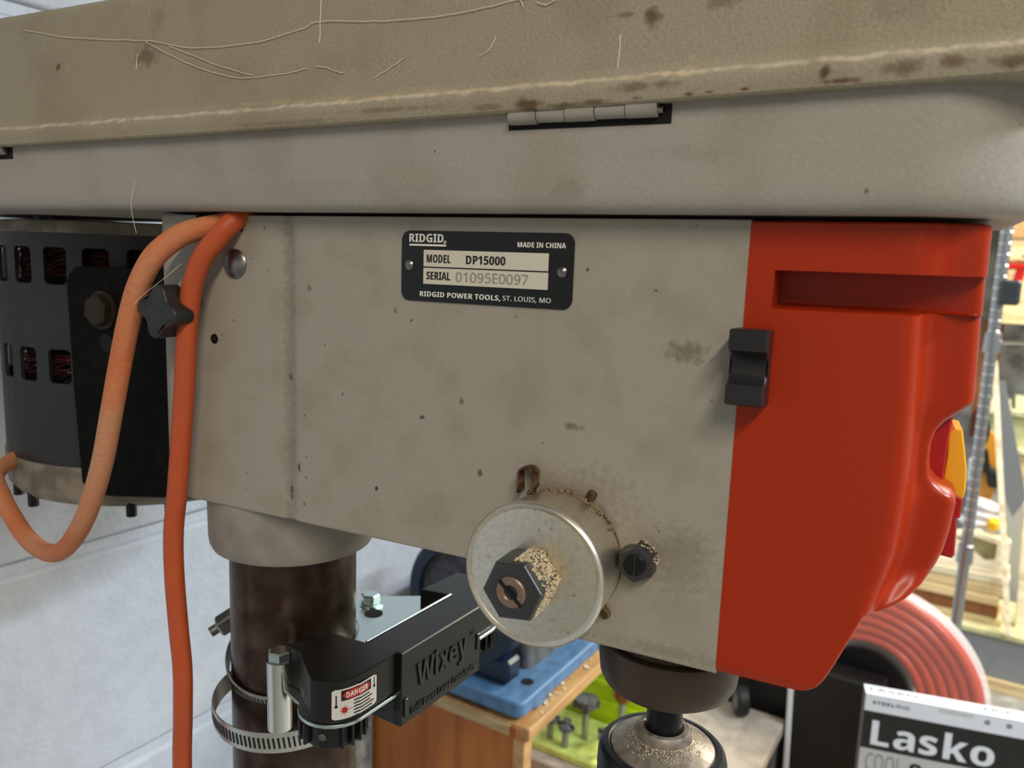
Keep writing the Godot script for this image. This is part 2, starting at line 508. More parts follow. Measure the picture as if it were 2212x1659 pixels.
func structure(called: String, mb: MB, m: Material, at := Vector3.ZERO) -> MeshInstance3D:
	var o := obj(called, mb, m, self, roomv(at))
	o.rotation.y = TH
	o.set_meta("kind", "structure")
	return o

func shell() -> void:
	var mb := MB.new(); box(mb, Vector3(1.4, -0.05, -1.0), Vector3(3.9, 0.1, 7.2)); structure("floor", mb, M.concrete)
	mb = MB.new(); box(mb, Vector3(1.4, 2.6, -1.0), Vector3(3.9, 0.1, 7.2)); structure("ceiling", mb, M.plaster)
	mb = MB.new(); box(mb, Vector3(3.3, 1.275, -1.0), Vector3(0.1, 2.55, 7.2)); structure("wall_right", mb, M.plaster)
	mb = MB.new(); box(mb, Vector3(1.4, 1.275, -4.45), Vector3(3.7, 2.55, 0.1)); structure("wall_back", mb, M.plaster)
	mb = MB.new(); box(mb, Vector3(1.4, 1.275, 2.45), Vector3(3.7, 2.55, 0.1)); structure("wall_front", mb, M.plaster)
	# block wall: mortar bed, and each block a piece of its own, a little proud with eased edges
	mb = MB.new(); box(mb, Vector3(-0.445, 1.275, -1.0), Vector3(0.15, 2.55, 7.2))
	var w := structure("wall_left", mb, M.wall)
	var ch := 0.2357; var bl := 0.47
	var shapes := {}
	var row0 := H - 0.517 - 3 * ch            # a joint 0.517 below eye level
	for r in range(-1, 8):
		var y0 := maxf(0.004, row0 + r * ch + 0.005); var y1 := minf(2.546, row0 + (r + 1) * ch - 0.005)
		if y1 - y0 < 0.03: continue
		var shift: float = [0.115, 0.05, 0.12, 0.04][(r + 4) % 4]
		var k := -9
		while k < 6:
			var z0 := maxf(-4.39, shift + k * bl - bl + 0.005); var z1 := minf(2.39, shift + k * bl - 0.005)
			k += 1
			if z1 - z0 < 0.03: continue
			var key := Vector2i(roundi((y1 - y0) * 1000), roundi((z1 - z0) * 1000))
			if not shapes.has(key):
				var b := MB.new()
				box(b, Vector3.ZERO, Vector3(0.05, y1 - y0, z1 - z0), 0.006)
				shapes[key] = b.mesh(50.0)
			share("block", shapes[key], M.wall, w, Transform3D(Basis(), Vector3(-0.389 + rng.randf_range(-0.0006, 0.0006), (y0 + y1) / 2, (z0 + z1) / 2)))

# ------------------------------------------------------------------ drill press
func lid_rise(x: float) -> float:
	return (x - 0.167) * 0.015 + (x - 0.167) * (x - 0.167) * 0.015

func outline(w: float, xr: float, xf: float, rc: float, tilt: float, y: float, back := 0.0) -> PackedVector3Array:   # plan of the belt cover: half width w, rear and front ends
	var p := PackedVector3Array()
	for i in 25: p.append(Vector3(lerpf(xr + rc, xf - rc, i / 24.0), 0, w))
	for i in range(1, 13):
		var a := PI / 2 - PI / 2 * i / 12.0
		p.append(Vector3(xf - rc + rc * cos(a), 0, w - rc + rc * sin(a)))
	for i in 13:
		var a := -PI / 2 * i / 12.0
		p.append(Vector3(xf - rc + rc * cos(a), 0, -w + rc + rc * sin(a)))
	p.append(Vector3(xr + rc, 0, -w))
	for i in range(1, 13):
		var a := -PI / 2 - PI / 2 * i / 12.0
		p.append(Vector3(xr + rc + rc * cos(a), 0, -w + rc + rc * sin(a)))
	for i in 12:
		var a := PI - PI / 2 * i / 12.0
		p.append(Vector3(xr + rc + rc * cos(a), 0, w - rc + rc * sin(a)))
	for i in p.size():
		p[i].x -= back * smoothstep(xf - rc - 0.01, xf - rc * 0.4, p[i].x)
		p[i].y = y + lid_rise(p[i].x) * tilt
	return p

func drill_press() -> void:
	var up := Vector3(0, H, 0)
	var t := thing("drill_press", "grey drill press with orange front panel, orange cords and dusty belt cover", "drill press", Vector3.ZERO, 0.0, "", false)
	var stain_and_shade := Color(0.2, 0.16, 0.12)
	var mb := MB.new()
	# column, foot and collar
	lathe(mb, [Vector2(0.0365, 0.02), Vector2(0.0365, H - 0.02)], Transform3D(), 64)
	obj("column", mb, M.column, t)
	mb = MB.new()
	prism(mb, rrect(-0.13, -0.13, 0.31, 0.13, 0.03), 0.0, 0.03, 0.006, Transform3D(Basis(Vector3.RIGHT, Vector3.BACK, Vector3.UP), Vector3.ZERO))
	lathe(mb, [Vector2(0.07, 0.028), Vector2(0.065, 0.04), Vector2(0.05, 0.05), Vector2(0.047, 0.12), Vector2(0.04, 0.125)], Transform3D(), 40)
	obj("base", mb, M.paint, t)
	mb = MB.new()
	lathe(mb, [Vector2(0.036, -0.166), Vector2(0.043, -0.1668), Vector2(0.0456, -0.1655), Vector2(0.047, -0.1625), Vector2(0.0475, -0.158), Vector2(0.048, -0.12), Vector2(0.036, -0.12)], Transform3D(), 72)
	obj("column_collar", mb, M.paint, t, up)
	# head casting: sections (y, z) along x
	mb = MB.new()
	var rings := []
	var xs := [-0.056, -0.0552, -0.053, -0.0495, -0.045, -0.04, -0.03, -0.015, 0.0, 0.015, 0.028, 0.0345, 0.0358, 0.0372, 0.0386, 0.0400, 0.0414, 0.0428, 0.0442, 0.0456, 0.0470, 0.0485, 0.06, 0.1, 0.14, 0.168, 0.176, 0.182, 0.187, 0.192, 0.20, 0.23, 0.2572]
	for x in xs:
		var zz := 0.0495
		if x < -0.036: zz = 0.0315 + 0.018 * sqrt(maxf(0.0, 1.0 - pow((-0.036 - x) / 0.02, 2)))
		elif x < 0.0478: zz = 0.0494 - 0.0013 * pow(maxf(0.0, cos(clampf((x - 0.0412) / 0.0058, -1.0, 1.0) * PI / 2)), 2)
		var yb := -0.1338
		if x > 0.17: yb = lerpf(-0.1338, -0.1589, smoothstep(0.17, 0.19, x))
		if x < -0.038: yb += 0.006 * pow((-0.038 - x) / 0.018, 2)
		var ring := PackedVector3Array()
		for q in [[zz, 0.0175], [zz, -0.02], [zz, -0.06], [zz, -0.1], [zz, yb + 0.0022], [zz - 0.0006, yb + 0.0008], [zz - 0.002, yb], [-zz + 0.002, yb], [-zz, yb + 0.002], [-zz, 0.0175], [-zz + 0.0014, 0.0189], [zz - 0.0014, 0.0189], [zz - 0.0003, 0.0186]]:
			ring.append(Vector3(x, q[1], q[0]))
		rings.append(ring)
	loft(mb, rings)
	var hr := Rect2(-0.06, -0.165, 0.325, 0.19)
	var stains_and_light := []
	for s in [[0.192, -0.066, 0.004, 0.0015, 0.35], [0.237, -0.031, 0.008, 0.004, 0.3], [0.208, -0.143, 0.004, 0.004, 0.35], [0.2, -0.095, 0.02, 0.012, 0.14], [0.24, -0.115, 0.012, 0.014, 0.14],
		[0.094, -0.108, 0.0009, 0.0009, 0.9], [0.047, -0.105, 0.0006, 0.002, 0.8], [0.149, -0.092, 0.0012, 0.0016, 0.6], [0.041, -0.06, 0.0012, 0.002, 0.5], [0.041, -0.118, 0.001, 0.004, 0.55], [0.0407, -0.055, 0.0035, 0.12, 0.16], [0.19, -0.155, 0.012, 0.003, 0.2], [0.235, -0.154, 0.02, 0.003, 0.15]]:  # the full-height streak is groove shade painted in, the rest are marks
		stains_and_light.append(s + [stain_and_shade])
	var hm := mat(Color.WHITE, 0.5)
	hm.albedo_texture = painted(1536, 896, hr, Color(0.635, 0.610, 0.562), Color(0.56, 0.527, 0.455), 0.4, 0.00035, 55, Color(0.22, 0.18, 0.13), stains_and_light, 30)
	hm.normal_enabled = true; hm.normal_texture = nrm(31, 0.22, 3.0, 3, 1024, 600); hm.normal_scale = 0.1
	hm.metallic_specular = 0.4
	M.head = hm
	obj("head_casting", mb, hm, t, up, 34.0, hr)
	# belt cover, lower pan
	var cr := Rect2(-0.33, 0.0, 0.72, 0.16)
	mb = MB.new(); rings = []
	for q in [[0.012, 0.0203, 0.004], [0.007, 0.0200, 0.004], [0.0042, 0.0204, 0.004], [0.002, 0.0216, 0.0035], [0.0006, 0.0238, 0.0028], [0.0, 0.027, 0.0018], [0.0, 0.031, 0.001], [0.0, 0.036, 0.0003], [0.0, 0.045, 0.0], [0.0, 0.055, 0.0], [0.0, 0.0655, 0.0]]:
		rings.append(outline(0.0628 - q[0], -0.30 + q[0], 0.3515 - q[0], 0.042 - q[0], 0.0, q[1], q[2]))
	loft(mb, rings)
	var pm := mat(Color.WHITE, 0.5)
	pm.metallic_specular = 0.4
	var pst := []
	for s in [[0.19, 0.03, 0.006, 0.004, 0.14], [0.235, 0.041, 0.012, 0.003, 0.06], [0.05, 0.03, 0.06, 0.004, 0.05]]: pst.append(s + [Color(0.3, 0.25, 0.19)])
	pm.albedo_texture = painted(1536, 340, cr, Color(0.64, 0.615, 0.58), Color(0.57, 0.53, 0.475), 0.4, 0.0003, 25, Color(0.3, 0.26, 0.2), pst, 40)
	pm.normal_enabled = true; pm.normal_texture = nrm(41, 0.22, 3.0, 3, 1536, 342); pm.normal_scale = 0.06
	var pan := obj("belt_cover_pan", mb, pm, t, up, 34.0, cr)
	# belt cover, hinged lid with a flared lip; its top tilts slightly up to the front
	mb = MB.new(); rings = []
	for q in [[0.062, 0.0572], [0.0672, 0.0572], [0.0680, 0.0580], [0.0681, 0.0605], [0.0680, 0.0625], [0.0676, 0.0641], [0.0667, 0.0657], [0.0654, 0.0671], [0.0641, 0.0682], [0.0630, 0.0693], [0.0622, 0.0706], [0.0616, 0.0722], [0.0580, 0.088], [0.0540, 0.107], [0.0506, 0.1255], [0.0494, 0.1295], [0.0470, 0.1325], [0.0430, 0.1342], [0.036, 0.135]]:
		var d: float = q[0] - 0.0628
		rings.append(outline(q[0], -0.30 - d, 0.355 + d, 0.022 + d, 1.0, q[1]))
	loft(mb, rings)
	var lst := []
	for s in [[0.218, 0.089, 0.003, 0.004, 0.65], [0.208, 0.0915, 0.005, 0.001, 0.4], [0.242, 0.093, 0.005, 0.003, 0.3], [0.30, 0.086, 0.01, 0.008, 0.12], [-0.044, 0.096, 0.007, 0.005, 0.4], [-0.04, 0.115, 0.005, 0.006, 0.15],
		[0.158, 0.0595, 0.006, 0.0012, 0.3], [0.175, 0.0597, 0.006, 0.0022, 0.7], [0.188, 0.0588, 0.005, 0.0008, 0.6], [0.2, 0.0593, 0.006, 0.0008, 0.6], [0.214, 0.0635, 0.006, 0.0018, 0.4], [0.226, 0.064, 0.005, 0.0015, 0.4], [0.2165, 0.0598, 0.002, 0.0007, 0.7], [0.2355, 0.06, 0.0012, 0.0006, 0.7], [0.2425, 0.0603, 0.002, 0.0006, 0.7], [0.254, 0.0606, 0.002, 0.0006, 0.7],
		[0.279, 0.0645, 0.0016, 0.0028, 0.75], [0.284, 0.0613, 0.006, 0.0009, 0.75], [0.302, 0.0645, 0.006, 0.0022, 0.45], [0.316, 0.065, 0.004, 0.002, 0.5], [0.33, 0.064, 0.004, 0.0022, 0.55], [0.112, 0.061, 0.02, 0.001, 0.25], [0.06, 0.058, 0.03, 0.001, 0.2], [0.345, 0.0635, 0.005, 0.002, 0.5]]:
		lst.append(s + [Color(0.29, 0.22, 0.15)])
	lst.append([-0.112, 0.0965, 0.0022, 0.0018, 0.95, Color(0.4, 0.22, 0.1)])
	for i in 16:   # dust caught on the lip
		lst.append([0.03 + i * 0.0135 + rng.randf() * 0.006, 0.067 + rng.randf() * 0.0015, 0.004 + rng.randf() * 0.004, 0.0007, 0.55, Color(0.72, 0.62, 0.44)])
	for i in 110:  # more dust, doubling as a lip highlight painted into the colour
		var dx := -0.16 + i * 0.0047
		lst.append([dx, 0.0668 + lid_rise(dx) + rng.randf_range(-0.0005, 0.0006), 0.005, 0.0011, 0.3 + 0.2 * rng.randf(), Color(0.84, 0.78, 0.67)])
	var lm := mat(Color.WHITE, 0.75)
	lm.metallic_specular = 0.3
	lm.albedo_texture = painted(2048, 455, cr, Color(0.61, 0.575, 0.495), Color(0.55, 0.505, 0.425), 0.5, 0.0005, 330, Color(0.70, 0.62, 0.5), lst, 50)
	lm.normal_enabled = true; lm.normal_texture = nrm(51, 0.25, 4.0, 3, 1536, 342); lm.normal_scale = 0.14
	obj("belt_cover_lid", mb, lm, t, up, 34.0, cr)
	for hx in [0.1646, -0.2085]:
		mb = MB.new()
		var hy: float = 0.0545 + lid_rise(hx + 0.002)
		box(mb, Vector3(hx + 0.032, hy + 0.001, 0.0626), Vector3(0.0645, 0.0085, 0.0012), 0.0002)
		var hg := obj("hinge", mb, M.black_gap, t, up)
		for k in 5:
			var kb := MB.new()
			var x0: float = hx + 0.0012 + k * 0.01175
			line_cyl(kb, Vector3(x0, hy + 0.0012 + k * 0.00015, 0.0645), Vector3(x0 + 0.0113, hy + 0.0012 + k * 0.00015, 0.0645), 0.0029 if k % 2 == 0 else 0.0026, 20)
			obj("knuckle", kb, M.paint, hg)
		var pb := MB.new(); line_cyl(pb, Vector3(hx + 0.001, hy + 0.0014, 0.0642), Vector3(hx + 0.0615, hy + 0.0014, 0.0642), 0.0013, 12)
		obj("hinge_pin", pb, M.steel, hg)
	nameplate(t, up)
	# chrome plug, set screw
	mb = MB.new(); lathe(mb, [Vector2(0.0074, 0.0), Vector2(0.0075, 0.0006), Vector2(0.0066, 0.0016), Vector2(0.004, 0.0026), Vector2(0.0015, 0.003), Vector2(0.0, 0.0031)], Transform3D(Basis(Vector3.RIGHT, Vector3.BACK, Vector3.UP), Vector3(0.0069, -0.0053, 0.0492)), 40)
	obj("plug_button", mb, M.steel, t, up)
	mb = MB.new(); prism(mb, ngon(20, 0.0026), 0.0, 0.0004, 0.0001, Transform3D(Basis(), Vector3(-0.0085, -0.0442, 0.0492)))
	var ss := obj("set_screw", mb, M.blackened, t, up)
	mb = MB.new(); prism(mb, ngon(6, 0.0014), 0.0, 0.0005, 0.0, Transform3D(Basis(), Vector3(-0.0085, -0.0442, 0.0493)))
	obj("hex_socket", mb, M.black_gap, ss)
	spring_cap(t, up)
	front_panel(t, up)
	spindle(t, up)
	motor(t, up)
	cords(t, up)

func nameplate(t: Node3D, up: Vector3) -> void:
	var mb := MB.new()
	var z := 0.0494
	prism(mb, rrect(0.1068, -0.0180, 0.1892, 0.0127, 0.0042), z, z + 0.0009, 0.0002)
	var pl := obj("nameplate", mb, M.plate_black, t, up)
	var zt := z + 0.0009
	mb = MB.new()
	for q in [[0.1185, -0.0027, 0.1783, 0.0045], [0.1185, -0.0103, 0.1784, -0.0033]]:
		box(mb, Vector3((q[0] + q[2]) / 2, (q[1] + q[3]) / 2, zt), Vector3(q[2] - q[0], q[3] - q[1], 0.0002))
	obj("value_panel", mb, M.cream, pl)
	var f := Transform3D(Basis(), Vector3(0, 0, zt + 0.00002)); var g := Transform3D(Basis(), Vector3(0, 0, zt + 0.0001))
	mb = MB.new()
	text(mb, "RIDGID", f, 0.1110, 0.0078, 0.1284, 0.0114)
	box(mb, Vector3(0.1204, 0.00655, zt), Vector3(0.0187, 0.0008, 0.0003))
	text(mb, "®", f, 0.1285, 0.0072, 0.1299, 0.0087, false)
	text(mb, "MADE IN CHINA", f, 0.1641, 0.0067, 0.1856, 0.0088)
	text(mb, "RIDGID POWER TOOLS,", f, 0.1169, -0.0162, 0.1569, -0.0136)
	text(mb, "ST. LOUIS, MO", f, 0.1580, -0.0160, 0.1800, -0.0136, false)
	obj("white_lettering", mb, M.white_ink, pl)
	mb = MB.new()
	text(mb, "MODEL", g, 0.1202, -0.0009, 0.1322, 0.0025)
	text(mb, "DP15000", g, 0.1399, -0.0010, 0.1587, 0.0026, true)
	text(mb, "SERIAL", g, 0.1202, -0.0083, 0.1322, -0.0049)
	obj("black_lettering", mb, M.black_ink, pl)
	mb = MB.new()
	text(mb, "01095E0097", g, 0.1351, -0.0088, 0.1694, -0.0046, false)
	obj("stamped_number", mb, M.gray_ink, pl)
	for p in [Vector2(0.1112, -0.0023), Vector2(0.1845, -0.0028)]:
		mb = MB.new(); lathe(mb, [Vector2(0.0023, 0.0), Vector2(0.0022, 0.0006), Vector2(0.0014, 0.0013), Vector2(0.0, 0.0016)], Transform3D(Basis(Vector3.RIGHT, Vector3.BACK, Vector3.UP), Vector3(p.x, p.y, zt)), 24)
		obj("rivet", mb, M.steel, pl)

func zlathe(mb: MB, prof: Array, c: Vector2, seg := 48) -> void:    # turned about an axis along z through (c.x, c.y); prof: (radius, z)
	lathe(mb, prof, Transform3D(Basis(Vector3.RIGHT, Vector3.BACK, Vector3.UP), Vector3(c.x, c.y, 0)), seg)

func spring_cap(t: Node3D, up: Vector3) -> void:
	var c := Vector2(0.1885, -0.1215)
	var mb := MB.new()
	zlathe(mb, [Vector2(0.026, 0.049), Vector2(0.0278, 0.050), Vector2(0.0282, 0.056), Vector2(0.0290, 0.0715), Vector2(0.0296, 0.0745), Vector2(0.0299, 0.0762), Vector2(0.0297, 0.0776), Vector2(0.0289, 0.0784), Vector2(0.0278, 0.0782), Vector2(0.0270, 0.0776), Vector2(0.022, 0.0782), Vector2(0.012, 0.0789), Vector2(0.0, 0.079)], c, 80)
	var cap := obj("return_spring_cap", mb, M.cap, t, up)
	mb = MB.new()    # retaining ring with rusty tabs, thicker at its upper right
	zlathe(mb, [Vector2(0.02, 0.049), Vector2(0.0280, 0.0492), Vector2(0.0280, 0.0512), Vector2(0.02, 0.0514)], c, 48)
	for a in [64.0, -44.0]:
		var d := Vector2(cos(deg_to_rad(a)), sin(deg_to_rad(a)))
		box(mb, Vector3(c.x + d.x * 0.030, c.y + d.y * 0.030, 0.0505), Vector3(0.006, 0.004, 0.003), 0.0008, Basis(Vector3.BACK, deg_to_rad(a)))
	obj("retaining_ring", mb, M.rusty, cap)
	mb = MB.new()    # dusty crust round the top of the rim
	for i in 150:
		var a := deg_to_rad(rng.randf_range(30, 120))
		var r := rng.randf_range(0.0276, 0.0290)
		lathe(mb, [Vector2(0.0, -0.0003), Vector2(rng.randf_range(0.0004, 0.0011), 0.0), Vector2(0.0, 0.0003)], Transform3D(Basis(Vector3(rng.randf(), 1, rng.randf()).normalized(), rng.randf() * TAU), Vector3(c.x + r * cos(a), c.y + r * sin(a), rng.randf_range(0.0495, 0.0545))), 6)
	obj("dust_crust", mb, mat(Color(0.52, 0.45, 0.36), 0.95), cap).set_meta("kind", "stuff")
	# looped spring end above the cap
	mb = MB.new()
	var loop := PackedVector2Array([Vector2(-0.0022, -0.0035), Vector2(-0.0026, 0.005), Vector2(-0.0018, 0.0068), Vector2(0.0005, 0.0077), Vector2(0.0038, 0.0072), Vector2(0.0046, 0.0058), Vector2(0.0045, -0.0005), Vector2(0.0036, -0.0022), Vector2(0.0018, -0.0028)])
	var sec := []
	for i in loop.size():
		var dd: Vector2 = (loop[min(i + 1, loop.size() - 1)] - loop[max(i - 1, 0)]).normalized()
		var nn := Vector2(-dd.y, dd.x) * 0.0004
		var ring := PackedVector3Array()
		for q in [[1.0, 0.0], [1.0, 0.0065], [-1.0, 0.0065], [-1.0, 0.0]]:
			ring.append(Vector3(0.1735 + loop[i].x + nn.x * q[0], -0.0925 + loop[i].y + nn.y * q[0], 0.0505 + q[1]))
		sec.append(ring)
	loft(mb, sec)
	obj("spring_end", mb, M.rusty, cap)
	# jam nut and slotted hollow shaft
	mb = MB.new()
	var basis := Basis(Vector3.BACK, 0.0)
	prism(mb, ngon(6, 0.0126, 0.12), 0.0785, 0.0965, 0.0016, Transform3D(basis, Vector3(c.x, c.y, 0)), 2)
	zlathe(mb, [Vector2(0.0, 0.0962), Vector2(0.0074, 0.0966), Vector2(0.007, 0.0955), Vector2(0.0, 0.095)], c, 32)
	var nut := obj("jam_nut", mb, M.nut, cap)
	mb = MB.new()
	zlathe(mb, [Vector2(0.0, 0.094), Vector2(0.0026, 0.0940), Vector2(0.0027, 0.0969), Vector2(0.0032, 0.0974), Vector2(0.0056, 0.0974), Vector2(0.0061, 0.0969), Vector2(0.0062, 0.094)], c, 40)
	obj("hollow_shaft", mb, tri(mat(Color(0.62, 0.52, 0.45), 0.45, 0.6), M.fine, 20.0), cap)
	mb = MB.new()
	zlathe(mb, [Vector2(0.0, 0.0958), Vector2(0.00265, 0.0962), Vector2(0.0, 0.0966)], c, 24)
	box(mb, Vector3(c.x, c.y, 0.0974), Vector3(0.0126, 0.0013, 0.0006), 0.0, Basis(Vector3.BACK, deg_to_rad(-42)))
	obj("slot", mb, M.black_gap, cap)
	mb = MB.new()    # sawdust packed on the upper right flats of the nut
	for i in 900:
		var a := deg_to_rad(rng.randf_range(-60, 96))
		var k := fposmod(a - 0.12, PI / 3) - PI / 6
		var r := 0.0126 * cos(PI / 6) / cos(k) + 0.0001
		var ds := rng.randf_range(0.0003, 0.0008)
		lathe(mb, [Vector2(0.0, -ds * 0.6), Vector2(ds, 0.0), Vector2(0.0, ds * 0.6)], Transform3D(Basis(Vector3(rng.randf() - 0.5, 1, rng.randf() - 0.5).normalized(), rng.randf() * TAU), Vector3(c.x + r * cos(a), c.y + r * sin(a), 0.0785 + 0.0145 * pow(rng.randf(), 1.1))), 5)
	obj("packed_sawdust", mb, M.sawdust, cap).set_meta("kind", "stuff")
	# quill stop nut with slotted screw
	var s := Vector2(0.2243, -0.1164)
	mb = MB.new()
	prism(mb, ngon(6, 0.0079, 0.52), 0.0494, 0.0585, 0.0009, Transform3D(Basis(), Vector3(s.x, s.y, 0)), 2)
	var sn := obj("lock_nut", mb, M.nut, t, up)
	mb = MB.new()
	for sg in [-1.0, 1.0]:
		var half := PackedVector2Array()
		for i in 17:
			var a := acos(0.12) * (1.0 - i / 8.0)
			half.append(Vector2(sg * 0.0045 * cos(a), 0.0045 * sin(a)))
		prism(mb, half, 0.055, 0.0596, 0.0003, Transform3D(Basis(), Vector3(s.x, s.y, 0)))
	obj("slotted_screw", mb, M.blackened, sn)
	mb = MB.new()
	for i in 60:
		var a := deg_to_rad(rng.randf_range(-10, 110))
		var ds := rng.randf_range(0.0003, 0.0007)
		lathe(mb, [Vector2(0.0, -ds * 0.6), Vector2(ds, 0.0), Vector2(0.0, ds * 0.6)], Transform3D(Basis(Vector3(rng.randf(), 1, 0).normalized(), rng.randf() * TAU), Vector3(s.x + 0.0074 * cos(a), s.y + 0.0074 * sin(a), 0.0497 + 0.006 * rng.randf())), 5)
	obj("packed_sawdust", mb, M.sawdust, sn).set_meta("kind", "stuff")

func corner(out: Array, p0: Vector2, p1: Vector2, p2: Vector2, r: float, k: int) -> void:   # k+1 points that round the corner p1
	var a := p0 - p1; var b := p2 - p1
	var la := a.length(); var lb := b.length()
	var d := minf(r, minf(la, lb) * 0.49)
	if la < 1e-6 or lb < 1e-6: d = 0.0
	var q0 := p1 + (a / la * d if la > 1e-6 else Vector2.ZERO); var q2 := p1 + (b / lb * d if lb > 1e-6 else Vector2.ZERO)
	for i in k + 1:
		var s := float(i) / k
		out.append(q0.lerp(p1, s).lerp(p1.lerp(q2, s), s))

func curve(pts: Array, y: float) -> float:       # piecewise smooth value at y; pts sorted by falling y: [y, value]
	if y >= pts[0][0]: return pts[0][1]
	for i in pts.size() - 1:
		if y >= pts[i + 1][0]:
			var s: float = (pts[i][0] - y) / (pts[i][0] - pts[i + 1][0])
			return lerpf(pts[i][1], pts[i + 1][1], s)
	return pts[-1][1]

func front_panel(t: Node3D, up: Vector3) -> void:
	# sections (x, z) at falling heights y: wide side face, step back to a narrower nose, round front
	var xa := [[0.0185, 0.3147], [-0.0138, 0.3148], [-0.039, 0.3158], [-0.0717, 0.3163], [-0.085, 0.3160], [-0.0972, 0.3150], [-0.108, 0.3128], [-0.1175, 0.3096], [-0.128, 0.3056], [-0.1435, 0.2996], [-0.150, 0.2968], [-0.1540, 0.2942], [-0.1563, 0.2910], [-0.1572, 0.2865]]
	var xb := [[0.0185, 0.3334], [0.0, 0.3337], [-0.02, 0.3345], [-0.0405, 0.3353], [-0.0432, 0.3350], [-0.0448, 0.3335], [-0.0475, 0.3305], [-0.0505, 0.3270], [-0.0540, 0.3245], [-0.0590, 0.3234], [-0.066, 0.3234], [-0.0708, 0.3242], [-0.0735, 0.3265], [-0.0755, 0.3295], [-0.0775, 0.3325], [-0.0800, 0.3336], [-0.09, 0.3328], [-0.0992, 0.3313], [-0.106, 0.3290], [-0.1119, 0.3255], [-0.116, 0.3215], [-0.119, 0.3170], [-0.1212, 0.3128], [-0.1225, 0.3095], [-0.124, 0.29]]
	var ys := [0.0183, 0.0176, 0.012, 0.006, 0.0018, 0.0010, 0.0009, 0.0002, -0.006, -0.0112, -0.0120, -0.0124, -0.0130, -0.0145, -0.018]
	var y := -0.0225
	while y > -0.150:
		ys.append(y)
		y -= 0.0008 if (y < -0.040 and y > -0.083) or y < -0.11 else 0.003
	for q in [-0.1505, -0.152, -0.1535, -0.155, -0.1562, -0.157]: ys.append(q)
	var rings := []
	for yy in ys:
		var zs := 0.0497
		var slot: bool = yy < 0.00095 and yy > -0.0122
		var a := curve(xa, yy); var b := maxf(curve(xb, yy), a + 0.0006)
		var zb := 0.0445 if yy > 0.0005 else 0.0345
		zb = lerpf(zb, 0.044, smoothstep(-0.105, -0.122, yy))
		if yy > 0.0178: zs -= 0.0008; zb -= 0.0008; b -= 0.0008
		if yy <= -0.1535: zs -= 0.0012 * smoothstep(-0.1535, -0.157, yy)
		var key := []
		if slot:
			var d := 0.0 if yy > -0.0117 else 0.003
			key = [Vector2(0.2572, zs), Vector2(0.2668, zs), Vector2(0.2671, 0.030 + d), Vector2(0.29, 0.030 + d), Vector2(0.318, 0.0315 + d), Vector2(b, 0.0385), Vector2(b + 0.002, 0.0)]
		else:
			var lip := 0.0015 if yy < -0.0122 and yy > -0.0126 else 0.0
			key = [Vector2(0.2572, zs), Vector2(0.2668, zs), Vector2(0.2671, zs - lip), Vector2(a, zs - lip), Vector2(a + (0.0075 if yy > 0.0005 else 0.0030), zb), Vector2(b, zb - 0.0005), Vector2(b + 0.0022, 0.0)]
			if b - a < 0.004: key[4] = Vector2(lerpf(a, b, 0.5), lerpf(zs, zb, 0.5))
		var half := []
		half.append(key[0]); half.append(key[0].lerp(key[1], 0.5)); half.append(key[1]); half.append(key[2])
		corner(half, key[2], key[3], key[4], 0.0062, 7)
		corner(half, key[3], key[4], key[5], 0.0075, 7)
		corner(half, key[4], key[5], key[6], 0.0050, 7)
		half.append(key[6])
		var ring := PackedVector3Array()
		for v in half: ring.append(Vector3(v.x, yy, v.y))
		for i in range(half.size() - 2, -1, -1): ring.append(Vector3(half[i].x, yy, -half[i].y))
		rings.append(ring)
	var mb := MB.new(); loft(mb, rings)
	var fp := obj("front_panel", mb, M.orange_plastic, t, up, 40.0)
	# switch: red bezel plate and yellow paddle in the nose opening
	mb = MB.new()
	prism(mb, PackedVector2Array([Vector2(0.3228, -0.0455), Vector2(0.3308, -0.0490), Vector2(0.3300, -0.0600), Vector2(0.3300, -0.0790), Vector2(0.3228, -0.0790)]), -0.018, 0.018, 0.0006)
	prism(mb, PackedVector2Array([Vector2(0.3325, -0.0800), Vector2(0.3376, -0.0825), Vector2(0.3374, -0.0900), Vector2(0.3364, -0.0906), Vector2(0.3371, -0.1050), Vector2(0.3362, -0.1064), Vector2(0.3325, -0.1060)]), -0.013, 0.013, 0.0006)
	obj("switch_bezel", mb, M.red_plastic, t, up)
	mb = MB.new()
	prism(mb, PackedVector2Array([Vector2(0.3302, -0.0580), Vector2(0.3322, -0.0560), Vector2(0.3348, -0.0562), Vector2(0.3360, -0.0620), Vector2(0.3378, -0.0714), Vector2(0.3382, -0.0790), Vector2(0.3379, -0.0822), Vector2(0.3362, -0.0832), Vector2(0.3301, -0.0795), Vector2(0.3306, -0.0664)]), -0.011, 0.012, 0.0009, Transform3D(), 3)
	obj("switch_paddle", mb, M.yellow_plastic, t, up)
	# black depth-lock knob far side of the nose
	# chuck key clip: C profile (z, y) drawn along x
	mb = MB.new()
	var prof := PackedVector2Array([Vector2(0.0490, -0.0205), Vector2(0.0648, -0.0200), Vector2(0.0655, -0.0206), Vector2(0.0650, -0.0276)])
	for i in 9:
		var a := deg_to_rad(lerpf(118.0, 242.0, i / 8.0))
		prof.append(Vector2(0.0672 + 0.0076 * cos(a) * 1.1, -0.0338 + 0.0066 * sin(a)))
	for q in [Vector2(0.0648, -0.0398), Vector2(0.0655, -0.0465), Vector2(0.0648, -0.0472), Vector2(0.056, -0.0485), Vector2(0.0490, -0.0485)]: prof.append(q)
	prism(mb, prof, 0.2552, 0.2684, 0.0005, Transform3D(Basis(Vector3(0, 0, 1), Vector3(0, 1, 0), Vector3(-1, 0, 0)), Vector3(0.5236, 0, 0)))
	obj("key_clip", mb, M.clip, t, up)

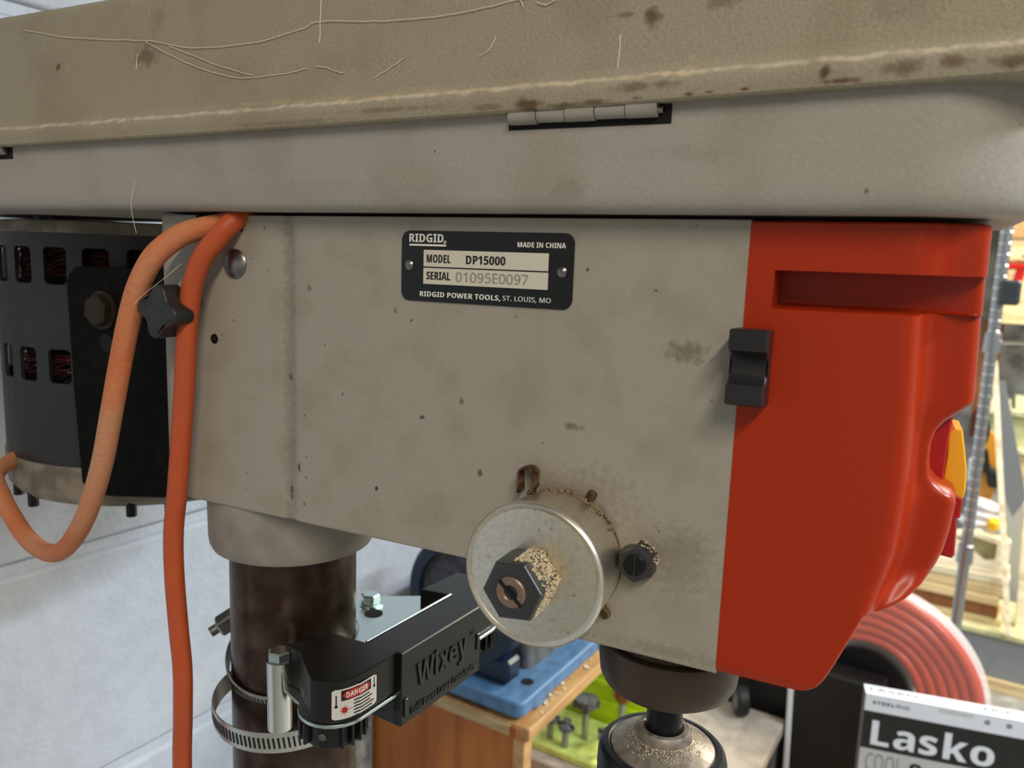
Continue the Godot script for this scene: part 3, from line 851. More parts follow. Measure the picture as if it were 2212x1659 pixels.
func spindle(t: Node3D, up: Vector3) -> void:
	var ax := Transform3D(Basis(), Vector3(0.2272, 0, 0))
	var mb := MB.new()
	lathe(mb, [Vector2(0.0, -0.1955), Vector2(0.020, -0.1953), Vector2(0.0272, -0.1942), Vector2(0.0302, -0.1920), Vector2(0.0319, -0.1885), Vector2(0.0326, -0.183), Vector2(0.0330, -0.173), Vector2(0.0327, -0.1716), Vector2(0.0310, -0.1708), Vector2(0.0296, -0.171), Vector2(0.0292, -0.15), Vector2(0.0, -0.15)], ax, 72)
	obj("quill_housing", mb, M.quill, t, up)
	mb = MB.new()
	lathe(mb, [Vector2(0.0, -0.222), Vector2(0.0085, -0.222), Vector2(0.0085, -0.200), Vector2(0.0110, -0.199), Vector2(0.0112, -0.190), Vector2(0.0, -0.19)], ax, 40)
	obj("spindle", mb, M.blackened, t, up)
	mb = MB.new()
	# chuck: steel top cone with a rough nut, black ribbed sleeve
	lathe(mb, [Vector2(0.0, -0.229), Vector2(0.0250, -0.2282), Vector2(0.0249, -0.2270), Vector2(0.0243, -0.2262), Vector2(0.019, -0.2238), Vector2(0.0138, -0.2215), Vector2(0.0133, -0.2190), Vector2(0.0120, -0.2170), Vector2(0.0098, -0.2168), Vector2(0.0085, -0.218), Vector2(0.0, -0.218)], ax, 64)
	var ch := obj("chuck", mb, tri(mat(Color(0.6, 0.56, 0.51), 0.42, 0.5), ntex(60, 0.03, [[0.2, Color(0.72, 0.66, 0.58)], [0.55, gray(0.92)], [0.8, gray(1.0)]], 5), 10.0), t, up)
	mb = MB.new()
	var rings := []
	var N := 180
	for q in [[0.0250, -0.2272, 0.0], [0.0260, -0.2266, 0.0], [0.0282, -0.2270, 0.0], [0.0299, -0.2288, 0.0], [0.0307, -0.232, 0.0], [0.0309, -0.2385, 0.0], [0.0309, -0.2392, 1.0], [0.0309, -0.26, 1.0], [0.0309, -0.29, 1.0], [0.0309, -0.30, 0.0], [0.028, -0.306, 0.0]]:
		var ring := PackedVector3Array()
		for i in N:
			var k := fposmod(i / float(N) * 15.0, 1.0)
			var r: float = q[0] - (0.0011 * q[2] if k > 0.45 else 0.0)
			ring.append(ax * Vector3(r * cos(TAU * i / N), q[1], r * sin(TAU * i / N)))
		rings.append(ring)
	loft(mb, rings, false, true)
	obj("sleeve", mb, tri(mat(Color(0.15, 0.165, 0.185), 0.4, 0.55), M.cloudy, 20.0), ch, Vector3.ZERO, 28.0)
	mb = MB.new()
	lathe(mb, [Vector2(0.0, -0.34), Vector2(0.011, -0.34), Vector2(0.019, -0.315), Vector2(0.019, -0.3), Vector2(0.0, -0.3)], ax, 32)
	obj("jaw_cone", mb, M.blackened, ch)
	mb = MB.new()
	for i in 700:
		var a := rng.randf() * TAU
		var r := 0.0138 + 0.0068 * pow(rng.randf(), 2.0)
		var ds := rng.randf_range(0.0002, 0.0005)
		var yy := lerpf(-0.2213, -0.2245, clampf((r - 0.0138) / 0.0068, 0.0, 1.0)) + ds * 0.2
		lathe(mb, [Vector2(0.0, -ds * 0.5), Vector2(ds, 0.0), Vector2(0.0, ds * 0.5)], Transform3D(Basis(), ax * Vector3(r * cos(a), yy, r * sin(a))), 5)
	obj("sawdust_ring", mb, M.sawdust, ch).set_meta("kind", "stuff")

func motor(t: Node3D, up: Vector3) -> void:
	var c := Vector3(-0.2165, 0, -0.091); var R := 0.106
	var y1 := 0.0092; var y0 := -0.1475
	# shell with two rows of window slots; angles measured from +z towards +x
	var shell_mb := MB.new()
	var slots := []
	for k in 24: slots.append(deg_to_rad(15.0 * k))
	var hw := deg_to_rad(4.6)
	var cuts := []
	for s in slots:
		for q in [-hw, -hw * 0.72, hw * 0.72, hw]: cuts.append([fposmod(s + q, TAU), absf(q) < hw * 0.8 and q < 0.0])
	var angs := []
	for s in slots: for q in [-hw, -hw * 0.72, hw * 0.72, hw, hw + deg_to_rad(2.9)]: angs.append(s + q)
	angs.sort()
	var rows := [y0, -0.0905, -0.0885, -0.0695, -0.0675, -0.0245, -0.0225, 0.0 - 0.0022, 0.0 - 0.0002, y1]
	var P := func(a: float, y: float, r: float) -> Vector3: return Vector3(c.x + r * sin(a), y, c.z + r * cos(a))
	for i in angs.size():
		var a0: float = angs[i]; var a1: float = angs[(i + 1) % angs.size()] + (TAU if i == angs.size() - 1 else 0.0)
		var mid := (a0 + a1) / 2
		var in_wide := false; var in_core := false; var near := 0.0
		for s in slots:
			var dd := absf(fposmod(mid - s + PI, TAU) - PI)
			if dd < hw:
				in_wide = true; near = s
			if dd < hw * 0.72: in_core = true
		for k in rows.size() - 1:
			var ya: float = rows[k]; var yb: float = rows[k + 1]
			var open := (k == 2 or k == 6) and in_wide or (k in [1, 3, 5, 7]) and in_core
			if open: continue
			if k in [1, 3, 5, 7] and in_wide:      # eased slot corner
				var outer := a1 if fposmod(mid - near + PI, TAU) - PI > 0.0 else a0
				var inner := a0 if outer == a1 else a1
				var yo := ya if k in [1, 5] else yb
				var yi := yb if k in [1, 5] else ya
				var pa: Vector3 = P.call(outer, yo, R); var pb: Vector3 = P.call(inner, yo, R); var pc: Vector3 = P.call(outer, yi, R)
				if (pb - pa).cross(pc - pa).dot(pa - Vector3(c.x, pa.y, c.z)) > 0.0: shell_mb.tri(pa, pb, pc)
				else: shell_mb.tri(pa, pc, pb)
				continue
			shell_mb.quad(P.call(a0, ya, R), P.call(a1, ya, R), P.call(a1, yb, R), P.call(a0, yb, R))
			shell_mb.quad(P.call(a0, ya, R - 0.0025), P.call(a0, yb, R - 0.0025), P.call(a1, yb, R - 0.0025), P.call(a1, ya, R - 0.0025))
	for s in slots:    # slot edges
		for row in [[-0.0905, -0.0885, -0.0695, -0.0675], [-0.0245, -0.0225, -0.0022, -0.0002]]:
			var lp := [[-hw * 0.72, row[0]], [hw * 0.72, row[0]], [hw, row[1]], [hw, row[2]], [hw * 0.72, row[3]], [-hw * 0.72, row[3]], [-hw, row[2]], [-hw, row[1]]]
			for i in 8:
				var u = lp[i]; var v = lp[(i + 1) % 8]
				shell_mb.quad(P.call(s + u[0], u[1], R), P.call(s + u[0], u[1], R - 0.0025), P.call(s + v[0], v[1], R - 0.0025), P.call(s + v[0], v[1], R))
	var mo := obj("motor", shell_mb, M.shell, t, up, 30.0)
	var mb := MB.new()
	lathe(mb, [Vector2(0.06, -0.178), Vector2(0.085, -0.1785), Vector2(0.101, -0.1755), Vector2(0.1062, -0.169), Vector2(0.1072, -0.1475), Vector2(0.07, -0.147)], Transform3D(Basis(), Vector3(c.x, 0, c.z)), 72)
	lathe(mb, [Vector2(0.07, 0.0092), Vector2(0.1072, 0.0092), Vector2(0.1072, 0.0150), Vector2(0.106, 0.0168), Vector2(0.102, 0.0176), Vector2(0.05, 0.0180)], Transform3D(Basis(), Vector3(c.x, 0, c.z)), 72)
	obj("end_bell", mb, M.tan, mo)
	mb = MB.new()
	lathe(mb, [Vector2(0.090, y0), Vector2(0.090, y1)], Transform3D(Basis(), Vector3(c.x, 0, c.z)), 48)
	obj("stator", mb, M.black_gap, mo)
	mb = MB.new()     # copper windings seen through the slots
	for s in slots:
		var off := absf(fposmod(s + PI, TAU) - PI)
		if off > deg_to_rad(70): continue
		for row in [[-0.0245, -0.0002], [-0.0905, -0.0675]]:
			for w in 9:
				var pts := []
				var yy: float = lerpf(row[0] + 0.004, row[1] - 0.001, w / 8.0)
				var bow := rng.randf_range(0.0, 0.005)
				for q in 7:
					var u := q / 6.0
					pts.append(P.call(s + (u - 0.5) * hw * 3.0, yy + bow * sin(u * PI) + rng.randf_range(-0.0003, 0.0003), 0.0975 + rng.randf_range(-0.002, 0.002)))
				tube(mb, pts, 0.0007, 5)
	obj("winding", mb, M.copper, mo).set_meta("kind", "stuff")
	for a in [-29.0, -8.0, 20.0, 38.0, 52.0]:
		mb = MB.new()
		lathe(mb, [Vector2(0.0, -0.183), Vector2(0.0035, -0.183), Vector2(0.0035, -0.172), Vector2(0.0, -0.172)], Transform3D(Basis(), P.call(deg_to_rad(a), 0.0, 0.100)), 6)
		obj("through_bolt", mb, M.blackened, mo)
	mb = MB.new()
	lathe(mb, [Vector2(0.0, 0.0165), Vector2(0.0055, 0.0165), Vector2(0.0055, 0.0195), Vector2(0.0, 0.0195)], Transform3D(Basis(), P.call(deg_to_rad(8.0), 0.0, 0.100)), 6)
	obj("through_bolt", mb, M.blackened, mo)
	# mount plates between motor and head
	mb = MB.new()
	var poly := PackedVector2Array()
	for i in 7:
		var a := PI / 2 + PI / 2 * i / 6.0
		poly.append(Vector2(-0.1385 + 0.0125 * cos(a), -0.0235 + 0.0125 * sin(a)))
	for q in [Vector2(-0.1490, -0.090), Vector2(-0.1455, -0.147), Vector2(-0.137, -0.1535), Vector2(-0.118, -0.152), Vector2(-0.05, -0.142), Vector2(-0.05, -0.0105)]: poly.append(q)
	prism(mb, poly, 0.0255, 0.0305, 0.0008)
	var br := obj("mount_bracket", mb, M.bracket, t, up)
	mb = MB.new()
	prism(mb, PackedVector2Array([Vector2(-0.159, -0.034), Vector2(-0.155, -0.029), Vector2(-0.10, -0.029), Vector2(-0.10, -0.149), Vector2(-0.150, -0.149), Vector2(-0.1548, -0.138), Vector2(-0.1565, -0.08), Vector2(-0.1580, -0.073), Vector2(-0.1573, -0.06)]), 0.0205, 0.0240, 0.0006)
	obj("backing_plate", mb, M.bracket, br)
	mb = MB.new()
	hexbolt(mb, Transform3D(Basis(), Vector3(-0.1185, -0.0365, 0.0303)), 0.0098, 0.007, 0.35)
	zlathe(mb, [Vector2(0.0, 0.03), Vector2(0.0118, 0.0303), Vector2(0.0116, 0.0318), Vector2(0.0, 0.032)], Vector2(-0.1185, -0.0365), 32)
	obj("bracket_bolt", mb, tri(mat(Color(0.2, 0.16, 0.1), 0.6, 0.4), M.fine, 20.0), br)
	mb = MB.new(); zlathe(mb, [Vector2(0.0, 0.0302), Vector2(0.0055, 0.0304), Vector2(0.0055, 0.0308), Vector2(0.0, 0.0308)], Vector2(-0.1165, -0.056), 24)
	obj("bracket_hole", mb, M.black_gap, br)
	# lobed lock knob on a stud in the head
	mb = MB.new()
	var lobes := PackedVector2Array()
	for i in 72:
		var a := TAU * i / 72
		lobes.append(Vector2(cos(a), sin(a)) * (0.0115 + 0.0021 * cos(4.0 * a + 0.7)))
	prism(mb, lobes, 0.062, 0.0745, 0.0012, Transform3D(Basis(), Vector3(-0.0215, -0.0300, 0.0)), 3)
	var kn := obj("lock_knob", mb, tri(mat(Color(0.17, 0.17, 0.17), 0.45), M.cloudy, 15.0), t, up)
	mb = MB.new(); line_cyl(mb, Vector3(-0.0215, -0.0300, 0.048), Vector3(-0.0215, -0.0300, 0.064), 0.0048, 24)
	obj("stud", mb, M.tan, kn)

func cords(t: Node3D, up: Vector3) -> void:
	var mb := MB.new()
	# looped cord from the head top down and back up to the motor
	var p := [Vector3(0.008, 0.016, 0.046), Vector3(-0.006, 0.0125, 0.054), Vector3(-0.0160, 0.0080, 0.0620), Vector3(-0.0262, -0.0020, 0.0690), Vector3(-0.0345, -0.0150, 0.0715), Vector3(-0.0415, -0.0300, 0.0720), Vector3(-0.0498, -0.0535, 0.0720), Vector3(-0.0593, -0.0840, 0.0720), Vector3(-0.0700, -0.1140, 0.0710), Vector3(-0.0840, -0.1400, 0.0690), Vector3(-0.1010, -0.1600, 0.0650), Vector3(-0.1220, -0.1765, 0.0590), Vector3(-0.1420, -0.1860, 0.0530), Vector3(-0.1620, -0.1895, 0.0480), Vector3(-0.1830, -0.1865, 0.0440), Vector3(-0.2030, -0.1770, 0.0400), Vector3(-0.2180, -0.1660, 0.0370), Vector3(-0.2350, -0.155, 0.030), Vector3(-0.248, -0.150, 0.005)]
	tube(mb, smooth(p, 8), 0.0056, 18)
	obj("power_cord", mb, M.cord_dusty, t, up)
	mb = MB.new()
	p = [Vector3(0.011, 0.022, 0.040), Vector3(0.0095, 0.015, 0.0535), Vector3(0.0040, 0.0065, 0.0585), Vector3(-0.0040, -0.0040, 0.0610), Vector3(-0.0115, -0.0200, 0.0610), Vector3(-0.0160, -0.0420, 0.0605), Vector3(-0.0190, -0.0680, 0.0600), Vector3(-0.0225, -0.0950, 0.0600), Vector3(-0.0265, -0.1250, 0.0600), Vector3(-0.0310, -0.1500, 0.0595), Vector3(-0.0320, -0.1750, 0.0590), Vector3(-0.0300, -0.2050, 0.0590), Vector3(-0.0285, -0.2300, 0.0585), Vector3(-0.0300, -0.2600, 0.0580), Vector3(-0.0330, -0.3000, 0.0570), Vector3(-0.0300, -0.42, 0.06), Vector3(-0.02, -0.7, 0.08), Vector3(-0.03, -1.1, 0.09), Vector3(0.0, -1.40, 0.12), Vector3(0.1, -1.4155, 0.18)]
	tube(mb, smooth(p, 8), 0.0052, 18)
	obj("power_cord", mb, M.cord, t, up)
	mb = MB.new(); box(mb, Vector3(-0.0035, 0.0148, 0.0485), Vector3(0.032, 0.0082, 0.0024), 0.0004)
	obj("cord_notch", mb, M.black_gap, t, up)

# ------------------------------------------------------------------ laser guide on the column
func laser_guide() -> void:
	var t := thing("laser_guide", "black laser guide on a zinc plate clamped to the brown column", "laser guide", Vector3(0, H - 0.225, 0), 0.0, "", false)
	# frame: a runs away from the viewer along the bar, b out to the front, y up from the plate top
	var A := Vector3(0.1125, 0, -0.9937); var B := Vector3(0.9937, 0, 0.1125); var O := Vector3(0.0931, 0, 0.0227)
	# polygons are (a, b) extruded up: local x -> a, y -> b, z -> up
	var F := Transform3D(Basis(A, B, Vector3.UP), O)
	var inv := F.affine_inverse()
	var mb := MB.new()
	# zinc plate with a round bite for the column
	var poly := PackedVector2Array()
	for i in 11:     # near round end
		var a := deg_to_rad(90.0 + 150.0 * i / 10.0)
		poly.append(Vector2(-0.0310 + 0.0185 * cos(a), -0.0185 + 0.0185 * sin(a)))
	poly.append(Vector2(-0.034, -0.058))
	poly.append(Vector2(-0.026, -0.068))
	for i in 13:
		var an := deg_to_rad(lerpf(62.0, -66.0, i / 12.0))
		var w := inv * Vector3(0.0385 * cos(an), 0, 0.0385 * sin(an))
		poly.append(Vector2(w.x, w.y))
	for q in [Vector3(0.0165, 0, -0.046), Vector3(0.004, 0, -0.0615), Vector3(0.0388, 0, -0.0826), Vector3(0.064, 0, -0.097)]:
		var w: Vector3 = inv * q
		poly.append(Vector2(w.x, w.y))
	for i in 9:
		var a := deg_to_rad(-60.0 + 150.0 * i / 8.0)
		poly.append(Vector2(0.086 + 0.0185 * cos(a), -0.0185 + 0.0185 * sin(a)))
	prism(mb, poly, -0.0018, 0.0, 0.0002, F)
	var pl := obj("mounting_plate", mb, M.zinc, t)
	mb = MB.new()   # folded flange behind the bar
	box(mb, F * Vector3(0.034, -0.0225, 0.0112), Vector3(0.076, 0.0014, 0.0225), 0.0003, Basis(A, B, Vector3.UP))
	obj("flange", mb, M.zinc, pl)
	# black housing: bar with a pod at each end
	mb = MB.new()
	poly = PackedVector2Array([Vector2(-0.0040, -0.0012), Vector2(-0.02, -0.0012)])
	for i in 10:
		var a := deg_to_rad(90.0 + 85.0 * i / 9.0)
		poly.append(Vector2(-0.0315 + 0.0172 * cos(a), -0.0190 + 0.0172 * sin(a)))
	var n0 := inv * Vector3(0.0353, 0, 0.0476); var n1 := inv * Vector3(0.0505, 0, 0.0250); var n2 := inv * Vector3(0.0745, 0, 0.0265)
	poly.append(Vector2(n0.x - 0.001, n0.y + 0.012)); poly.append(Vector2(n0.x, n0.y)); poly.append(Vector2(n1.x, n1.y)); poly.append(Vector2(-0.0045, -0.0215))
	poly.append(Vector2(0.071, -0.0215))
	var f0 := inv * Vector3(0.059, 0, -0.048); var f1 := inv * Vector3(0.0655, 0, -0.084)
	poly.append(Vector2(f0.x, f0.y)); poly.append(Vector2(f1.x, f1.y))
	for i in 8:
		var a := deg_to_rad(-20.0 + 110.0 * i / 7.0)
		poly.append(Vector2(0.0865 + 0.0172 * cos(a), -0.0190 + 0.0172 * sin(a)))
	poly.append(Vector2(0.06, -0.0012))
	prism(mb, poly, 0.0, 0.0222, 0.0010, F, 2)
	var hs := obj("housing", mb, M.black_plastic, t)
	# front battery box with raised name
	mb = MB.new()
	prism(mb, rrect(-0.0038, -0.0035, 0.0690, 0.0022, 0.0004, 1), -0.0192, 0.0224, 0.0006, F)
	prism(mb, rrect(-0.0038, -0.0185, 0.0690, 0.0015, 0.0004, 1), -0.0192, -0.0022, 0.0006, F)
	var bx := obj("battery_box", mb, M.black_plastic, t)
	var face := Transform3D(Basis(A, Vector3.UP, B), F * Vector3(0, 0.0022, 0))
	mb = MB.new()
	text(mb, "Wixey", face, 0.0085, -0.0062, 0.0545, 0.0125, true, 0.0009)
	text(mb, "Drill Press Laser Crosshairs", face, 0.0040, -0.0152, 0.0635, -0.0108, true, 0.0006)
	text(mb, "TM", face, 0.058, 0.0080, 0.0625, 0.0105, true, 0.0005)
	obj("raised_lettering", mb, M.black_satin, bx)
	mb = MB.new()
	for q in [[-0.0005, -0.004, 0.016], [0.066, 0.006, 0.02]]:
		mb = MB.new()
		box(mb, face * Vector3(q[0], q[1] - 0.005, 0.0004), Vector3(0.003, 0.010, 0.0012), 0.0004, Basis(A, Vector3.UP, B))
		obj("latch", mb, M.black_satin, bx)
	# turret wheels with fins under the plate
	for g in [-0.0315, 0.0860]:
		mb = MB.new()
		var ctr := F * Vector3(g, -0.0190, 0)
		lathe(mb, [Vector2(0.0, -0.0155), Vector2(0.0135, -0.0155), Vector2(0.0142, -0.0145), Vector2(0.0142, -0.0018), Vector2(0.0, -0.0018)], Transform3D(Basis(), ctr), 40)
		for k in 20:
			var a := TAU * k / 20.0
			var d := Vector3(cos(a), 0, sin(a))
			if d.dot(Vector3(0.30, 0, 0.95)) > 0.90: continue     # smooth patch round the aiming screw
			box(mb, ctr + d * 0.0155 + Vector3(0, -0.0085, 0), Vector3(0.0040, 0.0115, 0.0016), 0.0004, Basis(Vector3.UP, -a))
		var wh := obj("turret", mb, M.black_plastic, t)
		mb = MB.new()
		var d2 := Vector3(0.30, 0, 0.95).normalized()
		lathe(mb, [Vector2(0.0, 0.0), Vector2(0.0019, 0.0), Vector2(0.0019, 0.0014), Vector2(0.0, 0.0016)], Transform3D(Basis(d2.cross(Vector3.UP), d2, Vector3.UP), ctr + d2 * 0.0138 + Vector3(0, -0.0085, 0)), 20)
		obj("aiming_screw", mb, M.steel, wh)
	# bolts and the chrome spacer beside the column
	mb = MB.new()
	var bp := Vector3(0.0165, 0.0, -0.0545)
	hexbolt(mb, Transform3D(Basis(Vector3.RIGHT, Vector3.FORWARD, Vector3.UP), bp + Vector3(0, 0.0012, 0)), 0.0064, 0.0062, 0.4)
	lathe(mb, [Vector2(0.0, 0.0), Vector2(0.0084, 0.0), Vector2(0.0084, 0.0012), Vector2(0.0, 0.0012)], Transform3D(Basis(), bp), 28)
	obj("plate_bolt", mb, M.zinc, t)
	mb = MB.new(); lathe(mb, [Vector2(0.0, 0.0), Vector2(0.0058, 0.0), Vector2(0.0058, 0.0004), Vector2(0.0, 0.0004)], Transform3D(Basis(), Vector3(0.0265, 0, -0.0440)), 24)
	obj("plate_hole", mb, M.black_gap, pl)
	mb = MB.new()
	var sp := Vector3(0.0335, 0, 0.0500)
	lathe(mb, [Vector2(0.0, -0.0245), Vector2(0.0065, -0.0245), Vector2(0.0065, 0.014), Vector2(0.0, 0.014)], Transform3D(Basis(), sp), 32)
	var ro := obj("spacer", mb, M.chrome, t)
	mb = MB.new()
	hexbolt(mb, Transform3D(Basis(Vector3.RIGHT, Vector3.FORWARD, Vector3.UP), sp + Vector3(0, 0.014, 0)), 0.0062, 0.0055, 0.2)
	obj("bolt_head", mb, M.zinc, ro)
	# hose clamps
	for q in [{"r": 0.0438, "h": 0.0125, "y": -0.0385, "tx": 0.07, "tz": -0.01, "off": Vector3(0.001, 0, 0.006), "n": 60, "sl": true}, {"r": 0.0388, "h": 0.0090, "y": -0.0095, "tx": 0.40, "tz": -0.10, "off": Vector3(0.0, 0, 0.0014), "n": 64, "sl": true}]:
		var bs := Basis(Vector3.RIGHT, q.tx) * Basis(Vector3.BACK, q.tz)
		var xf := Transform3D(bs, Vector3(0, q.y, 0) + q.off)
		mb = MB.new()
		var h: float = q.h / 2
		lathe(mb, [Vector2(q.r - 0.0008, -h), Vector2(q.r - 0.0002, -h), Vector2(q.r, -h + 0.0004), Vector2(q.r, h - 0.0004), Vector2(q.r - 0.0002, h), Vector2(q.r - 0.0008, h), Vector2(q.r - 0.0008, -h)], xf, 96)
		var hc := obj("hose_clamp", mb, M.clamp, t)
		mb = MB.new()
		for i in 44:
			var a := deg_to_rad(20.0 + i * 3.6)
			box(mb, xf * (Vector3(cos(a), 0, sin(a)) * q.r), Vector3(0.0006, q.h * 0.52, 0.0011), 0.0, bs * Basis(Vector3.UP, -a) * Basis(Vector3.RIGHT, 0.12))
		obj("worm_slots", mb, M.blackened, hc).set_meta("kind", "stuff")
	mb = MB.new()
	var wb := Basis(Vector3.UP, 0.9) * Basis(Vector3.BACK, 0.5)
	box(mb, Vector3(-0.0475, -0.002, 0.006), Vector3(0.014, 0.010, 0.012), 0.0012, wb)
	line_cyl(mb, Vector3(-0.0475, -0.002, 0.006) - wb.x * 0.012, Vector3(-0.0475, -0.002, 0.006) + wb.x * 0.014, 0.0032, 16)
	hexbolt(mb, Transform3D(Basis(wb.y, wb.z, wb.x), Vector3(-0.0475, -0.002, 0.006) + wb.x * 0.012), 0.0045, 0.005)
	obj("clamp_screw", mb, M.steel, t)
	# danger label wrapped on the near pod
	var col := []
	for i in 17:     # along the pod face from the round end to the flat bar
		var s := i / 16.0 * 0.0262
		if s < 0.0145:
			var a := deg_to_rad(90.0) + (0.0145 - s) / 0.0172
			col.append(Vector2(-0.0315 + 0.0174 * cos(a), -0.0190 + 0.0174 * sin(a)))
		else:
			col.append(Vector2(-0.0315 + (s - 0.0145), -0.00095 - 0.0006 * smoothstep(0.0145, 0.02, s) * 0.0))
	var on := func(u: float, v: float, out: float) -> Vector3:     # u 0..1 along, v height
		var f := clampf(u, 0.0, 1.0) * 16.0
		var i := mini(int(f), 15)
		var p: Vector2 = col[i].lerp(col[i + 1], f - i)
		var d: Vector2 = (col[i + 1] - col[i]).normalized()
		p += Vector2(-d.y, d.x) * out
		return F * Vector3(p.x, p.y, v)
	mb = MB.new()
	var lrings := []
	for i in 17:
		var u := i / 16.0
		var vy0 := 0.0022; var vy1 := 0.0178
		if i == 0 or i == 16: vy0 += 0.0008; vy1 -= 0.0008
		lrings.append(PackedVector3Array([on.call(u, vy0, -0.0002), on.call(u, vy0, 0.0002), on.call(u, vy1, 0.0002), on.call(u, vy1, -0.0002)]))
	loft(mb, lrings)
	var lb := obj("danger_label", mb, M.white_label, hs)
	var patch := func(m2: MB, u0: float, v0: float, u1: float, v1: float, round_ends: bool, out: float) -> void:
		var rr := []
		for i in 15:
			var u := lerpf(u0, u1, i / 14.0)
			var k := 1.0
			if round_ends: k = sqrt(maxf(0.02, 1.0 - pow((i - 7.0) / 7.0, 4.0)))
			var vm := (v0 + v1) / 2; var hh := (v1 - v0) / 2 * k
			rr.append(PackedVector3Array([on.call(u, vm - hh, 0.0), on.call(u, vm - hh, out), on.call(u, vm + hh, out), on.call(u, vm + hh, 0.0)]))
		loft(m2, rr)
	mb = MB.new(); patch.call(mb, 0.17, 0.0118, 0.84, 0.0172, false, 0.00028)
	for v in 5: patch.call(mb, 0.42, 0.0100 - v * 0.0017, 0.42 + [0.38, 0.46, 0.40, 0.5, 0.45][v], 0.0107 - v * 0.0017, false, 0.00028)
	for k in 2:
		var u: float = [0.08, 0.93][k]
		patch.call(mb, u - 0.012, 0.0100 + k * 0.003, u + 0.012, 0.0150 + k * 0.002, false, 0.00028)
		patch.call(mb, u - 0.03, 0.0085 + k * 0.003, u + 0.03, 0.0100 + k * 0.003, true, 0.00028)
	obj("black_print", mb, M.black_ink, lb)
	mb = MB.new(); patch.call(mb, 0.2, 0.0122, 0.81, 0.0168, true, 0.00036)
	# sunburst
	for k in 16:
		var a := TAU * k / 16.0
		var c0 := Vector2(0.235, 0.0068)
		var q := PackedVector3Array()
		for w in [[a - 0.14, 0.0013], [a, 0.0030 if k % 2 == 0 else 0.0021], [a + 0.14, 0.0013]]:
			q.append(on.call(c0.x + cos(w[0]) * w[1] / 0.0262, c0.y + sin(w[0]) * w[1], 0.00034))
		mb.tri(on.call(c0.x, c0.y, 0.00034), q[0], q[1]); mb.tri(on.call(c0.x, c0.y, 0.00034), q[1], q[2])
	patch.call(mb, 0.19, 0.0054, 0.28, 0.0082, true, 0.00034)
	patch.call(mb, 0.27, 0.0067, 0.40, 0.0069, false, 0.00034)
	obj("red_print", mb, M.red_ink, lb)
	mb = MB.new()
	var word := MB.new()
	text(word, "DANGER", Transform3D(), 0.265, 0.0131, 0.745, 0.0159, true, 0.00012)
	for i in word.t.size(): mb.t.append(on.call(word.t[i].x, word.t[i].y, 0.00036 + word.t[i].z))
	obj("danger_lettering", mb, M.white_ink, lb)

# ------------------------------------------------------------------ cobwebs on the lid
func lid_pt(x: float, y: float, off := 0.0006) -> Vector3:     # point on the lid's leaning side
	return Vector3(x, y, lerpf(0.0612, 0.0506, (y - lid_rise(x) - 0.072) / 0.0535) + off)

func cobwebs() -> void:
	var t := thing("cobweb", "dusty cobweb strands clinging to the tan belt cover lid", "cobweb", Vector3(0, H, 0), 0.0, "", false)
	t.set_meta("kind", "stuff")
	var mb := MB.new()
	for s in [
		[[-0.145, 0.119], [-0.11, 0.112], [-0.075, 0.1075], [-0.04, 0.1035], [-0.02, 0.099], [0.0, 0.097], [0.03, 0.097], [0.055, 0.1005], [0.065, 0.103], [0.09, 0.1005], [0.115, 0.099], [0.14, 0.0995], [0.16, 0.1015], [0.178, 0.104]],
		[[-0.045, 0.1035], [-0.03, 0.097], [-0.015, 0.091], [0.003, 0.085], [0.02, 0.081], [0.034, 0.0805], [0.05, 0.081], [0.062, 0.0825]],
		[[-0.028, 0.1], [-0.005, 0.092], [0.012, 0.0862], [0.03, 0.0815]],
		[[0.066, 0.083], [0.072, 0.082], [0.079, 0.0795], [0.083, 0.0792]],
		[[0.064, 0.125], [0.0645, 0.114], [0.0655, 0.103], [0.067, 0.093]],
		[[0.098, 0.0755], [0.106, 0.079], [0.113, 0.083]],
		[[0.155, 0.088], [0.153, 0.083], [0.149, 0.081]],
		[[0.164, 0.102], [0.1655, 0.0985]], [[0.171, 0.1], [0.175, 0.0985], [0.179, 0.1]], [[0.25, 0.1], [0.2495, 0.092]], [[0.207, 0.084], [0.2075, 0.072]], [[0.176, 0.13], [0.174, 0.115], [0.172, 0.104]],
		[[-0.05, 0.098], [-0.0495, 0.09]]]:
		var pts := []
		for q in s: pts.append(lid_pt(q[0], q[1]))
		var sm := smooth(pts, 5)
		for i in sm.size(): sm[i] += Vector3(rng.randf_range(-1, 1), rng.randf_range(-1, 1), 0) * 0.00018
		tube(mb, sm, 0.0002, 5)
	# a few free strands by the cords
	for s in [[Vector3(-0.046, 0.035, 0.0632), Vector3(-0.044, 0.022, 0.068), Vector3(-0.036, 0.008, 0.072)], [Vector3(-0.033, -0.027, 0.0775), Vector3(-0.028, -0.022, 0.076), Vector3(-0.019, -0.013, 0.07), Vector3(-0.0165, -0.006, 0.062)]]:
		tube(mb, smooth(s, 6), 0.00012, 5)
	var o := obj("strands", mb, M.web, t)
	o.set_meta("kind", "stuff")

